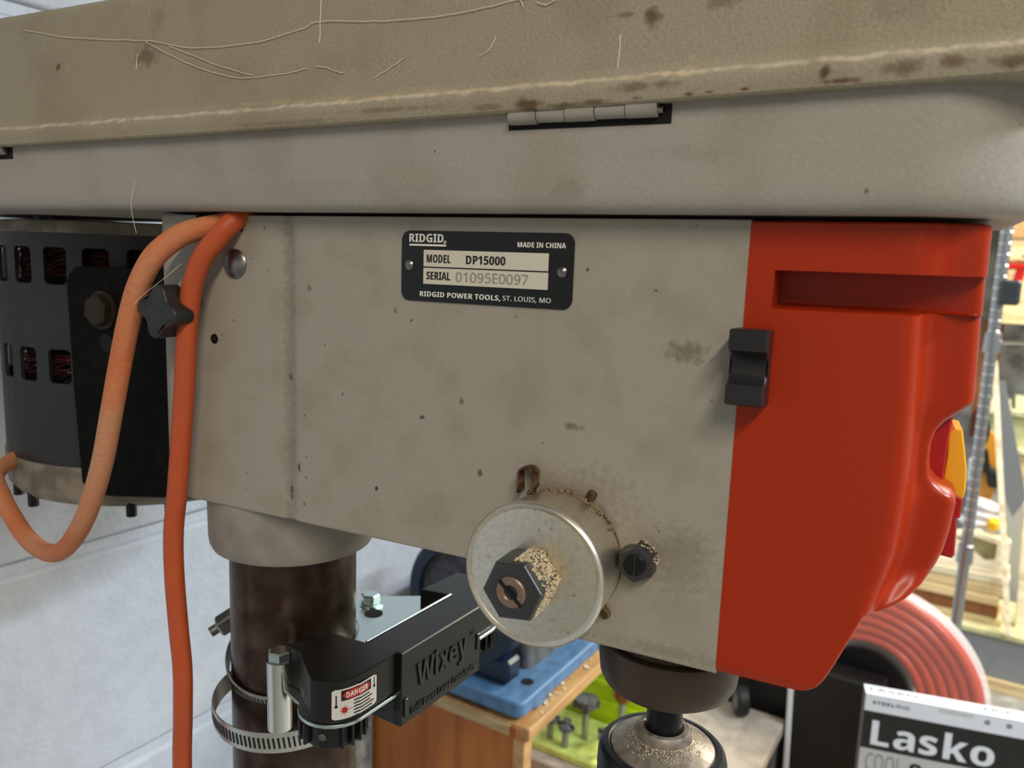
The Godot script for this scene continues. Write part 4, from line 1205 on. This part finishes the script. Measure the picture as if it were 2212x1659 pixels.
# ------------------------------------------------------------------ bench behind the column, with a grinder
func bench_and_grinder() -> void:
	var top := H - 0.55
	var b := thing("bench", "oak workbench with thick plywood top below the spring cap", "workbench", Vector3(-0.215, 0, -0.62))
	var mb := MB.new()
	box(mb, Vector3(0, top - 0.008, 0), Vector3(0.264, 0.016, 0.362), 0.0012)
	obj("bench_top", mb, M.ply, b)
	mb = MB.new(); box(mb, Vector3(-0.012, top - 0.009, 0.1822), Vector3(0.236, 0.0135, 0.004), 0.0008)
	obj("edge_strip", mb, M.ply_edge, b)
	mb = MB.new(); box(mb, Vector3(0.1115, top - 0.009, 0.1822), Vector3(0.0095, 0.0145, 0.0042), 0.0008)
	obj("edge_block", mb, M.oak, b)
	mb = MB.new(); box(mb, Vector3(0.0, (top - 0.016) / 2, 0.172), Vector3(0.238, top - 0.016, 0.014), 0.001)
	obj("end_panel", mb, M.oak, b)
	mb = MB.new(); box(mb, Vector3(0.117, (top - 0.016) / 2, 0.1705), Vector3(0.016, top - 0.016, 0.019), 0.001)
	obj("corner_stile", mb, M.ply, b)
	mb = MB.new(); box(mb, Vector3(-0.105, (top - 0.016) / 2, -0.160), Vector3(0.026, top - 0.016, 0.036), 0.001)
	obj("rear_leg", mb, M.oak, b)
	# white post left of the bench
	b = thing("post", "white painted post standing between column and oak bench", "post", Vector3(-0.345, 0, -0.425))
	mb = MB.new(); box(mb, Vector3(0, (top - 0.03) / 2, 0), Vector3(0.03, top - 0.03, 0.03), 0.004)
	tag(b, "white painted post standing between column and oak bench", "post")
	obj("shaft", mb, tri(mat(Color(0.72, 0.71, 0.67), 0.6), M.cloudy, 5.0), b)
	# chips of wood on the bench
	var cb := MB.new()
	for i in 90:
		var p := Vector3(rng.randf_range(-0.33, -0.09), top + 0.0012, rng.randf_range(-0.72, -0.45))
		if rng.randf() < 0.6: p = Vector3(rng.randf_range(-0.13, -0.088), top + 0.0012, rng.randf_range(-0.76, -0.45))
		var s := rng.randf_range(0.0012, 0.004)
		box(cb, p, Vector3(s * 1.6, 0.0012, s), 0.0, Basis(Vector3(rng.randf() * 0.3, 1, rng.randf() * 0.3).normalized(), rng.randf() * TAU))
	var sh := obj("shavings", cb, M.pine_pale, self); sh.rotation.y = TH
	sh.set_meta("kind", "stuff"); tag(sh, "pale wood shavings scattered over the plywood bench top", "shavings")
	# grinder
	var g := thing("bench_grinder", "blue bench grinder with dark wheel guard and grey pedestal on the bench", "grinder", Vector3(-0.185, top, -0.57))
	mb = MB.new()
	var Y := Transform3D(Basis(Vector3.RIGHT, Vector3.FORWARD, Vector3.UP), Vector3.ZERO)
	prism(mb, rrect(-0.072, -0.13, 0.088, 0.092, 0.012), 0.006, 0.026, 0.004, Y, 3)
	for q in [[-0.055, 0.075], [0.07, 0.075], [-0.055, -0.115], [0.07, -0.115]]:
		var hs := rrect(q[0] - 0.017, -q[1] - 0.017, q[0] + 0.017, -q[1] + 0.017, 0.006)
		prism(mb, hs, 0.0, 0.02, 0.002, Y)
	obj("base", mb, M.blue_paint, g)
	mb = MB.new()
	for q in [[0.066, 0.078]]: lathe(mb, [Vector2(0.0, 0.026), Vector2(0.008, 0.026), Vector2(0.008, 0.0268), Vector2(0.0, 0.0268)], Transform3D(Basis(), Vector3(q[0], 0, q[1])), 20)
	obj("mounting_hole", mb, M.black_gap, g)
	mb = MB.new()
	var ped := []
	for q in [[0.024, 0.055, 0.055, 0.0], [0.045, 0.048, 0.048, 0.0], [0.08, 0.042, 0.045, -0.004], [0.11, 0.042, 0.045, -0.006]]:
		var ring := PackedVector3Array()
		for v in rrect(-q[1], -q[2], q[1], q[2], 0.012): ring.append(Vector3(v.x + q[3], q[0], v.y))
		ped.append(ring)
	loft(mb, ped)
	obj("pedestal", mb, M.gray_metal, g)
	mb = MB.new()
	lathe(mb, [Vector2(0.0, -0.10), Vector2(0.045, -0.10), Vector2(0.056, -0.09), Vector2(0.056, 0.05), Vector2(0.045, 0.06), Vector2(0.0, 0.06)], Transform3D(Basis(Vector3.RIGHT, Vector3.BACK, Vector3.UP), Vector3(-0.012, 0.12, 0)), 40)
	obj("motor_housing", mb, M.gray_metal, g)
	for s in [1.0, -1.0]:
		mb = MB.new()
		var zc := 0.09 if s > 0 else -0.12
		lathe(mb, [Vector2(0.068, -0.018), Vector2(0.083, -0.018), Vector2(0.0865, -0.014), Vector2(0.0865, 0.014), Vector2(0.083, 0.018), Vector2(0.068, 0.018), Vector2(0.068, -0.018)], Transform3D(Basis(Vector3.RIGHT, Vector3.BACK, Vector3.UP), Vector3(-0.020, 0.121, zc)), 56)
		var wg := obj("wheel_guard", mb, M.navy, g)
		mb = MB.new()
		lathe(mb, [Vector2(0.0, -0.010), Vector2(0.068, -0.010), Vector2(0.068, 0.010), Vector2(0.02, 0.012), Vector2(0.018, 0.016), Vector2(0.0, 0.017)], Transform3D(Basis(Vector3.RIGHT, Vector3.BACK, Vector3.UP), Vector3(-0.020, 0.121, zc)), 48)
		obj("guard_cover", mb, tri(mat(Color(0.33, 0.33, 0.35), 0.6), M.cloudy, 8.0), wg)
	mb = MB.new(); box(mb, Vector3(0.03, 0.045, 0.092), Vector3(0.05, 0.03, 0.03), 0.004)
	obj("tool_rest", mb, M.navy, g)

# ------------------------------------------------------------------ lime bit case on the low table
func bit_case() -> void:
	var top := H - 0.88
	var tb := thing("work_table", "low beige work table with grey legs beyond the chuck", "table", Vector3(-0.145, 0, -1.02))
	var mb := MB.new(); box(mb, Vector3(0, top - 0.0125, 0), Vector3(0.41, 0.025, 0.40), 0.002)
	obj("table_top", mb, M.beige, tb)
	for sx in [-0.18, 0.18]:
		for sz in [-0.17, 0.17]:
			mb = MB.new(); box(mb, Vector3(sx, (top - 0.025) / 2, sz), Vector3(0.035, top - 0.025, 0.035), 0.002)
			obj("leg", mb, M.gray_metal, tb)
	var c := thing("router_bit_case", "lime green open case holding router bits on the low table", "case", Vector3(-0.235, top, -0.93))
	mb = MB.new(); box(mb, Vector3(0, 0.008, 0.02), Vector3(0.21, 0.016, 0.13), 0.003)
	obj("tray", mb, M.lime_pale, c)
	mb = MB.new(); box(mb, Vector3(0, 0.085, -0.055), Vector3(0.21, 0.17, 0.014), 0.003)
	var lid := obj("lid", mb, M.lime, c)
	mb = MB.new()
	for q in [[0.045, 0.03, 0.15], [0.095, 0.012, 0.19], [0.135, 0.03, 0.19]]: box(mb, Vector3(0.0, q[0], -0.046), Vector3(q[2], q[1], 0.008), 0.002)
	obj("lid_ribs", mb, M.lime, lid)
	# bits: straight, T-shaped, winged
	var kinds := ["small round-over router bit standing at the left of the lime case", "tall T-shaped router bit in the middle of the lime case", "short winged router bit nearest the chuck in the lime case", "dark slim router bit half hidden by the bench top corner", "brown-tipped router bit at the back of the lime case"]
	var spots := [[-0.248, -0.862, 0.052, 0], [-0.230, -0.905, 0.085, 1], [-0.178, -0.880, 0.05, 2], [-0.285, -0.872, 0.05, 3], [-0.176, -0.945, 0.115, 4]]
	for s in spots:
		var bt := thing("router_bit", kinds[s[3]], "router bit", Vector3(s[0], top + 0.016, s[1]), 0.6 * s[3], "router bits in the lime green case")
		mb = MB.new(); line_cyl(mb, Vector3.ZERO, Vector3(0, s[2] * 0.62, 0), 0.0063, 16)
		obj("shank", mb, M.galv, bt)
		mb = MB.new()
		var hh: float = s[2]
		match s[3]:
			1:
				lathe(mb, [Vector2(0.007, hh * 0.62), Vector2(0.008, hh * 0.75), Vector2(0.02, hh * 0.78), Vector2(0.021, hh * 0.95), Vector2(0.008, hh), Vector2(0.0, hh)], Transform3D(), 14)
			4:
				lathe(mb, [Vector2(0.006, hh * 0.6), Vector2(0.014, hh * 0.68), Vector2(0.015, hh * 0.95), Vector2(0.0, hh)], Transform3D(), 10)
			_:
				lathe(mb, [Vector2(0.006, hh * 0.6), Vector2(0.0125, hh * 0.66), Vector2(0.013, hh * 0.8), Vector2(0.007, hh * 0.9), Vector2(0.006, hh * 1.05), Vector2(0.0, hh * 1.06)], Transform3D(), 12)
		for a in 2:
			box(mb, Vector3(0, hh * 0.82, 0), Vector3(0.036 if s[3] != 1 else 0.05, hh * 0.2, 0.004), 0.001, Basis(Vector3.UP, a * PI / 2))
		obj("cutter", mb, M.gray_metal if s[3] != 4 else M.brown_wood, bt)
	# dark caster wheel peeping out right of the quill
	var w := thing("caster_wheel", "grey disc wheel with black tyre on edge beside the quill", "wheel", Vector3(-0.022, top, -1.185))
	mb = MB.new(); lathe(mb, [Vector2(0.0, -0.012), Vector2(0.028, -0.012), Vector2(0.032, -0.008), Vector2(0.032, 0.008), Vector2(0.028, 0.012), Vector2(0.0, 0.012)], Transform3D(Basis(Vector3.UP, 0.5) * Basis(Vector3.UP, Vector3.LEFT, Vector3.BACK), Vector3(0, 0.032, 0)), 32)
	obj("tyre", mb, M.bin_black, w)
	mb = MB.new(); lathe(mb, [Vector2(0.0, -0.0135), Vector2(0.021, -0.0130), Vector2(0.021, 0.0130), Vector2(0.0, 0.0135)], Transform3D(Basis(Vector3.UP, 0.5) * Basis(Vector3.UP, Vector3.LEFT, Vector3.BACK), Vector3(0, 0.032, 0)), 28)
	obj("hub", mb, M.galv, w)

# ------------------------------------------------------------------ box, hose and bin on a low shelf
func storage() -> void:
	var top := H - 1.02
	var sh := thing("low_shelf", "low plywood shelf under the fan box and hose coil", "shelf", Vector3(0.30, 0, -1.16))
	var mb := MB.new(); box(mb, Vector3(0, top - 0.01, 0), Vector3(0.44, 0.02, 0.52), 0.002)
	obj("shelf_board", mb, M.pine, sh)
	for sx in [-0.2, 0.2]:
		for sz in [-0.24, 0.24]:
			mb = MB.new(); box(mb, Vector3(sx, (top - 0.02) / 2, sz), Vector3(0.035, top - 0.02, 0.035), 0.002)
			obj("leg", mb, M.pine, sh)
	# printed carton
	var yaw := 0.0
	var bx := thing("fan_heater_box", "white and black printed carton with big white lettering at the lower right", "box", Vector3(0.2192, top, -1.0), 0.0)
	# front face from local x 0 to 0.30, turned so its right end is farther away
	bx.rotation.y = TH + 0.255
	var hgt := H - 0.6652 - top
	mb = MB.new(); box(mb, Vector3(0.15, hgt / 2, -0.015), Vector3(0.30, hgt, 0.030), 0.001)
	obj("carton", mb, M.brown_card, bx)
	var f := Transform3D(Basis(), Vector3(0, hgt, 0.0006))
	mb = MB.new()
	box(mb, Vector3(0.15, -0.014 + hgt, 0.0), Vector3(0.3, 0.028, 0.0012))
	box(mb, Vector3(0.15, hgt, -0.015), Vector3(0.3, 0.0012, 0.0312))
	obj("white_print", mb, M.white_card, bx)
	mb = MB.new(); box(mb, Vector3(0.15, hgt - 0.0605, 0.0), Vector3(0.3, 0.065, 0.0012))
	obj("black_band", mb, M.black_card, bx)
	mb = MB.new(); box(mb, Vector3(0.15, hgt - 0.156, 0.0), Vector3(0.3, 0.126, 0.0012))
	obj("grey_print", mb, M.gray_card, bx)
	mb = MB.new()
	text(mb, "Lasko", f, 0.0138, -0.0850, 0.1900, -0.0405, true, 0.0003)
	obj("white_lettering", mb, M.white_card, bx)
	mb = MB.new()
	text(mb, "STEEL", f, 0.0110, -0.0150, 0.0440, -0.0095, true, 0.0003)
	text(mb, "Body", f, 0.0460, -0.0165, 0.0655, -0.0085, false, 0.0003)
	text(mb, "&", f, 0.072, -0.136, 0.102, -0.104, true, 0.0003)
	var ft := Transform3D(Basis(Vector3.RIGHT, Vector3.FORWARD, Vector3.UP), Vector3(0, hgt + 0.0006, 0))
	text(mb, "LASKO", ft, 0.008, 0.012, 0.078, 0.024, false, 0.0003)
	text(mb, "SERIES", ft, 0.160, 0.012, 0.222, 0.024, false, 0.0003)
	obj("dark_lettering", mb, M.black_card, bx)
	mb = MB.new()
	text(mb, "COOL", f, 0.010, -0.131, 0.064, -0.100, false, 0.0003)
	for q in [0.1743, 0.204]:
		prism(mb, ngon(20, 0.0042), 0.0, 0.0003, 0.0, Transform3D(Basis(), f * Vector3(q, -0.0112, 0)))
	obj("outline_lettering", mb, mat(Color(0.5, 0.5, 0.51), 0.5), bx)
	mb = MB.new()
	for i in 22: box(mb, f * Vector3(0.107 + i * 0.0022, -0.006, 0.0001), Vector3(0.0006 + 0.0008 * fposmod(i * 0.37, 1.0), 0.007, 0.0003))
	obj("bar_print", mb, M.gray_card, bx)
	# black bin with a pale edge
	var bn := thing("black_bin", "black plastic bin with a pale grey corner strip left of the hose", "bin", Vector3(0.150, top, -1.23))
	mb = MB.new(); box(mb, Vector3(0, 0.135, 0), Vector3(0.16, 0.27, 0.06), 0.004)
	obj("body", mb, M.bin_black, bn)
	mb = MB.new(); box(mb, Vector3(-0.080, 0.135, 0.030), Vector3(0.010, 0.275, 0.008), 0.0015, Basis(Vector3.BACK, 0.03))
	obj("corner_strip", mb, M.white_card, bn)
	var bd := thing("black_board", "black upright board behind the beige table and caster wheel", "board", Vector3(-0.035, 0, -1.255))
	mb = MB.new(); box(mb, Vector3(0, (H - 0.70) / 2, 0), Vector3(0.20, H - 0.70, 0.03), 0.002)
	obj("panel", mb, M.bin_black, bd)
	# hose coil stood on edge
	var hc := thing("hose_coil", "orange air hose coil in clear wrap standing behind the carton", "hose", Vector3(0.185, top, -1.31), -0.05)
	var cy := 0.216
	mb = MB.new()
	lathe(mb, [Vector2(0.0, -0.03), Vector2(0.085, -0.03), Vector2(0.085, 0.03), Vector2(0.0, 0.03)], Transform3D(Basis(Vector3.RIGHT, Vector3.BACK, Vector3.UP), Vector3(0, cy, 0)), 48)
	obj("core", mb, M.bin_black, hc)
	for k in 6:
		for layer in 2:
			var r := 0.104 + k * 0.0185
			var pts := []
			for i in 72: pts.append(Vector3(r * cos(TAU * i / 72), cy + r * sin(TAU * i / 72), (0.012 if layer == 0 else -0.012) + 0.002 * sin(i * 0.35 + k)))
			var hb := MB.new(); tube(hb, pts, 0.0098, 12, -1.0, true)
			obj("hose_loop", hb, M.orange_hose, hc)
	mb = MB.new()
	lathe(mb, [Vector2(0.086, 0.022), Vector2(0.10, 0.0262), Vector2(0.15, 0.0268), Vector2(0.20, 0.0250), Vector2(0.2105, 0.020), Vector2(0.2145, 0.010), Vector2(0.2145, -0.012), Vector2(0.2105, -0.020)], Transform3D(Basis(Vector3.RIGHT, Vector3.BACK, Vector3.UP), Vector3(0, cy, 0)), 72, true)
	obj("plastic_wrap", mb, M.film, hc)
	mb = MB.new()
	lathe(mb, [Vector2(0.2105, 0.0205), Vector2(0.2155, 0.012), Vector2(0.2165, 0.0), Vector2(0.2155, -0.012), Vector2(0.2105, -0.0205)], Transform3D(Basis(Vector3.RIGHT, Vector3.BACK, Vector3.UP), Vector3(0, cy, 0)), 72, true)
	var edge := mat(Color(0.93, 0.9, 0.9, 0.4), 0.35); edge.transparency = BaseMaterial3D.TRANSPARENCY_ALPHA
	obj("wrap_edge", mb, edge, hc)

# ------------------------------------------------------------------ far corner of the shop
func plank(called: String, label: String, cat: String, c: Vector3, s: Vector3, m: Material, basis := Basis(), group := "") -> MeshInstance3D:
	var mb := MB.new()
	box(mb, Vector3.ZERO, s, minf(s.x, minf(s.y, s.z)) * 0.08, basis)
	var o := obj(numbered(called), mb, m, self, roomv(c)); o.rotation.y = TH
	tag(o, label, cat, group)
	return o

func far_corner() -> void:
	var mb := MB.new()
	# chrome wire-shelf post with rings, collars and a stub of shelf wire
	var ps := thing("shelf_post", "grooved chrome shelving post right of the orange panel", "post", Vector3(0.322, 0, -1.85))
	line_cyl(mb, Vector3(0, 0, 0), Vector3(0, 2.3, 0), 0.0125, 24)
	obj("pole", mb, M.galv, ps)
	var gm := MB.new(); lathe(gm, [Vector2(0.0123, -0.002), Vector2(0.0131, -0.001), Vector2(0.0131, 0.001), Vector2(0.0123, 0.002)], Transform3D(), 20)
	var ring := gm.mesh()
	for i in 50: share("groove_ring", ring, M.chrome, ps, Transform3D(Basis(), Vector3(0, H - 0.60 + i * 0.0254, 0)))
	for y in [H - 0.145, H - 0.665]:
		mb = MB.new(); lathe(mb, [Vector2(0.013, -0.024), Vector2(0.0185, -0.022), Vector2(0.0165, 0.024), Vector2(0.013, 0.026)], Transform3D(Basis(), Vector3(0, y, 0)), 24)
		obj("collar", mb, M.galv, ps)
	mb = MB.new(); line_cyl(mb, Vector3(0.012, H - 0.142, 0.0), Vector3(0.062, H - 0.139, 0.0), 0.0045, 12)
	obj("shelf_wire", mb, M.chrome, ps)
	mb = MB.new(); box(mb, Vector3(0.022, H - 0.026, 0.012), Vector3(0.042, 0.058, 0.030), 0.006)
	obj("plastic_sleeve", mb, mat(Color(0.22, 0.24, 0.26), 0.45), ps)
	# low platform under the lumber
	var pf := thing("lumber_platform", "low plywood platform with grey panel under the lumber stack", "platform", Vector3(0.42, 0, -3.0))
	mb = MB.new(); box(mb, Vector3(0, 0.215, 0), Vector3(0.8, 0.02, 0.35), 0.002)
	obj("deck", mb, M.olive_wood, pf)
	mb = MB.new(); box(mb, Vector3(0.05, 0.125, 0.14), Vector3(0.62, 0.16, 0.02), 0.002)
	obj("skirt_panel", mb, mat(Color(0.5, 0.51, 0.53), 0.6), pf)
	mb = MB.new(); box(mb, Vector3(0.05, 0.0225, 0.15), Vector3(0.72, 0.045, 0.03), 0.002)
	obj("toe_board", mb, M.pine, pf)
	mb = MB.new(); box(mb, Vector3(-0.32, 0.1025, 0.0), Vector3(0.04, 0.205, 0.3), 0.002); box(mb, Vector3(0.36, 0.1025, 0.0), Vector3(0.04, 0.205, 0.3), 0.002)
	obj("end_support", mb, M.brown_wood, pf)
	# lumber stack: (x centre, length, height, thickness, material, tone)
	var y := 0.225
	var rows := [[0.30, 0.30, 0.028, M.pine, "long tan board at the bottom of the lumber stack"], [0.295, 0.28, 0.045, M.brown_wood, "brown beam second from the bottom of the lumber stack"], [0.29, 0.28, 0.034, M.pine, "thick tan board third from the bottom of the lumber stack"], [0.30, 0.29, 0.045, M.pine, "deep tan beam in the middle of the lumber stack"], [0.298, 0.30, 0.016, M.pine_pale, "thin cream board above the deep tan beam"], [0.306, 0.30, 0.014, M.pine_pale, "longest thin cream board near the top of the lumber stack"], [0.30, 0.29, 0.030, M.pine_pale, "wide cream board on top of the lumber stack"]]
	var k := 0
	for r in rows:
		plank("board", r[4], "board", Vector3(r[0], y + r[2] / 2 + 0.0006, -2.96 + 0.004 * (k % 3)), Vector3(r[1], r[2], 0.16), r[3], Basis(), "boards in the lumber stack")
		y += r[2] + 0.0012; k += 1
	# smaller offcuts left of the post
	y = 0.225
	for i in 3:
		plank("offcut_block", ["square tan offcut block at the bottom left of the lumber stack", "middle tan offcut block left of the shelving post", "top tan offcut block left of the shelving post"][i], "block", Vector3(0.115, y + 0.026, -3.0), Vector3(0.055, 0.05, 0.12), [M.pine, M.brown_wood, M.pine_pale][i], Basis(), "offcut blocks by the lumber stack")
		y += 0.0515
	# wooden cradle on the stack
	var cr := thing("wooden_cradle", "cream wooden trough with angled sides on top of the lumber", "trough", Vector3(0.375, 0.4405, -2.93))
	mb = MB.new()
	prism(mb, PackedVector2Array([Vector2(-0.10, 0.0), Vector2(-0.02, 0.0), Vector2(0.055, 0.0), Vector2(0.07, 0.01), Vector2(0.07, 0.10), Vector2(-0.03, 0.115), Vector2(-0.10, 0.10), Vector2(-0.10, 0.085), Vector2(-0.04, 0.098), Vector2(0.03, 0.085), Vector2(0.03, 0.025), Vector2(0.0, 0.014), Vector2(-0.10, 0.08)]), 0.0, 0.05, 0.001)
	obj("side", mb, M.pine_pale, cr)
	mb = MB.new(); box(mb, Vector3(0.0, 0.055, -0.008), Vector3(0.13, 0.10, 0.012), 0.001)
	obj("back_board", mb, M.olive_wood, cr)
	# tall strip and grey sheet leaning by the stack
	plank("wood_strip", "tall thin pale strip of wood leaning beside the lumber stack", "wood strip", Vector3(0.398, 0.70, -2.86), Vector3(0.018, 0.96, 0.012), M.pine_pale, Basis(Vector3.BACK, 0.155) * Basis(Vector3.RIGHT, -0.10))
	plank("upright_board", "pale upright board at the right end of the lumber stack", "board", Vector3(0.505, 0.45, -2.93), Vector3(0.05, 0.46, 0.03), M.pine_pale, Basis(Vector3.BACK, 0.05))
	var gs := thing("grey_sheet", "grey metal sheet with pointed lower end behind the pale strip", "sheet", Vector3(0.395, 0.62, -2.93))
	mb = MB.new(); prism(mb, PackedVector2Array([Vector2(-0.075, 0.48), Vector2(-0.03, 0.48), Vector2(0.07, 0.11), Vector2(0.072, 0.06), Vector2(0.045, 0.0), Vector2(0.02, 0.05)]), -0.004, 0.0, 0.0005)
	obj("sheet", mb, mat(Color(0.46, 0.48, 0.5), 0.45, 0.2), gs)
	# yellow handsaw, black cord, white bag, yellow rag
	var sw := thing("hand_tool", "amber handled tool with black grip behind the pale strip", "tool", Vector3(0.355, 0.62, -3.04))
	mb = MB.new(); prism(mb, PackedVector2Array([Vector2(-0.05, 0.02), Vector2(0.01, 0.0), Vector2(0.03, 0.1), Vector2(0.0, 0.27), Vector2(-0.035, 0.30), Vector2(-0.06, 0.18)]), -0.01, 0.01, 0.002)
	obj("body", mb, mat(Color(0.8, 0.55, 0.16), 0.5), sw)
	mb = MB.new(); tube(mb, smooth([Vector3(-0.045, 0.13, 0.014), Vector3(-0.02, 0.15, 0.02), Vector3(0.012, 0.12, 0.02), Vector3(0.02, 0.08, 0.016)], 6), 0.018, 12)
	obj("grip", mb, M.bin_black, sw)
	mb = MB.new(); box(mb, Vector3(-0.056, 0.13, 0.02), Vector3(0.03, 0.085, 0.03), 0.005)
	obj("white_cap", mb, M.white_card, sw)
	var cd := MB.new(); tube(cd, smooth([Vector3(0.312, 1.045, -2.92), Vector3(0.318, 0.98, -2.92), Vector3(0.332, 0.93, -2.92), Vector3(0.326, 0.88, -2.92), Vector3(0.305, 0.83, -2.92), Vector3(0.33, 0.85, -2.925), Vector3(0.345, 0.79, -2.93), Vector3(0.36, 0.72, -2.94)], 8), 0.008, 10)
	var co := obj("black_strap", cd, M.bin_black, self); co.rotation.y = TH; tag(co, "black strap hanging beside the pale wood strip", "strap")
	var bg := thing("white_cloth", "folded white cloth lying left of the cradle", "cloth", Vector3(0.335, 0.553, -2.98))
	mb = MB.new()
	for i in 3: lathe(mb, [Vector2(0.0, -0.018), Vector2(0.055, -0.016), Vector2(0.066, 0.0), Vector2(0.05, 0.018), Vector2(0.0, 0.024)], Transform3D(Basis(Vector3.BACK, -0.12 * i) * Basis.from_scale(Vector3(1.0 - 0.12 * i, 0.9, 0.6)), Vector3(0.01 * i, 0.018 + i * 0.032, 0)), 20)
	obj("folds", mb, M.cloth, bg)
	var rg := thing("yellow_rag", "small crumpled yellow rag on the cradle edge", "rag", Vector3(0.400, 0.553, -2.925))
	mb = MB.new()
	for i in 6: lathe(mb, [Vector2(0.0, -0.02), Vector2(0.022, -0.006), Vector2(0.016, 0.012), Vector2(0.0, 0.02)], Transform3D(Basis(Vector3(rng.randf(), rng.randf(), rng.randf()).normalized(), rng.randf() * 3.0), Vector3(rng.randf_range(-0.018, 0.018), 0.024 + rng.randf() * 0.02, rng.randf_range(-0.01, 0.01))), 7)
	obj("cloth", mb, mat(Color(0.93, 0.74, 0.15), 0.9), rg)
	# olive cabinet with drawers on the right
	var cb := thing("drawer_cabinet", "pale olive wooden cabinet with tan drawer fronts behind the grey sheet", "cabinet", Vector3(0.47, 0, -3.42))
	mb = MB.new(); box(mb, Vector3(0.05, 0.87, 0), Vector3(0.40, 0.13, 0.3), 0.003)
	obj("carcass", mb, M.olive_wood, cb)
	mb = MB.new(); box(mb, Vector3(0.05, 0.948, 0.01), Vector3(0.42, 0.024, 0.34), 0.003); box(mb, Vector3(0.09, 0.972, 0.0), Vector3(0.3, 0.022, 0.3), 0.002)
	obj("top_board", mb, tri(mat(Color(0.84, 0.84, 0.68), 0.6), M.cloudy, 3.0), cb)
	mb = MB.new(); box(mb, Vector3(0.05, 0.80, 0.01), Vector3(0.41, 0.02, 0.33), 0.002)
	obj("trim_rail", mb, tri(mat(Color(0.84, 0.84, 0.68), 0.6), M.cloudy, 3.0), cb)
	for i in 4:
		mb = MB.new(); box(mb, Vector3(-0.08 + i * 0.075, 0.715, 0.145), Vector3(0.073, 0.145, 0.02), 0.003)
		obj("drawer", mb, M.pine, cb)
	mb = MB.new(); box(mb, Vector3(0.05, 0.395, 0), Vector3(0.40, 0.79, 0.27), 0.003)
	obj("plinth", mb, mat(Color(0.63, 0.63, 0.6), 0.7), cb)
	# hanging wooden cabinet, boxes and clamps higher up
	var wb := thing("wall_cabinet", "light wooden wall cabinet above the red clamp", "cabinet", Vector3(0.43, H - 0.17, -3.5))
	mb = MB.new(); box(mb, Vector3(0.08, 0.36, -0.4), Vector3(0.44, 0.72, 0.9), 0.003)
	obj("carcass", mb, M.pine, wb)
	mb = MB.new(); box(mb, Vector3(0.0, 0.52, 0.055), Vector3(0.22, 0.36, 0.015), 0.003)
	obj("door", mb, wood(Color(0.76, 0.6, 0.4), 26, Vector3(9, 1.2, 9)), wb)
	mb = MB.new(); box(mb, Vector3(0.08, 0.245, 0.055), Vector3(0.36, 0.018, 0.03), 0.003)
	obj("ledge", mb, M.brown_wood, wb)
	mb = MB.new(); tube(mb, smooth([Vector3(-0.06, 0.27, 0.075), Vector3(-0.03, 0.272, 0.09), Vector3(0.03, 0.285, 0.09), Vector3(0.12, 0.30, 0.08)], 5), 0.007, 8)
	obj("handle", mb, M.galv, wb)
	mb = MB.new(); box(mb, Vector3(0.035, 0.52, 0.066), Vector3(0.03, 0.13, 0.006), 0.001)
	obj("paper_tag", mb, M.white_card, wb)
	mb = MB.new(); box(mb, Vector3(0.075, 0.60, 0.066), Vector3(0.04, 0.12, 0.008), 0.001)
	obj("dark_strip", mb, M.bin_black, wb)
	plank("brown_panel", "brown upright panel under the wooden wall cabinet", "panel", Vector3(0.30, H - 0.42, -3.6), Vector3(0.08, 0.5, 0.03), M.brown_wood)
	var rc := thing("red_clamp", "red clamp bar hanging above the black post sleeve", "clamp", Vector3(0.335, H + 0.052, -3.05))
	mb = MB.new(); box(mb, Vector3(0.01, 0.0, 0), Vector3(0.075, 0.020, 0.03), 0.003); box(mb, Vector3(0.03, -0.030, 0), Vector3(0.03, 0.045, 0.025), 0.003, Basis(Vector3.BACK, -0.15))
	obj("jaw", mb, M.red_plastic, rc)
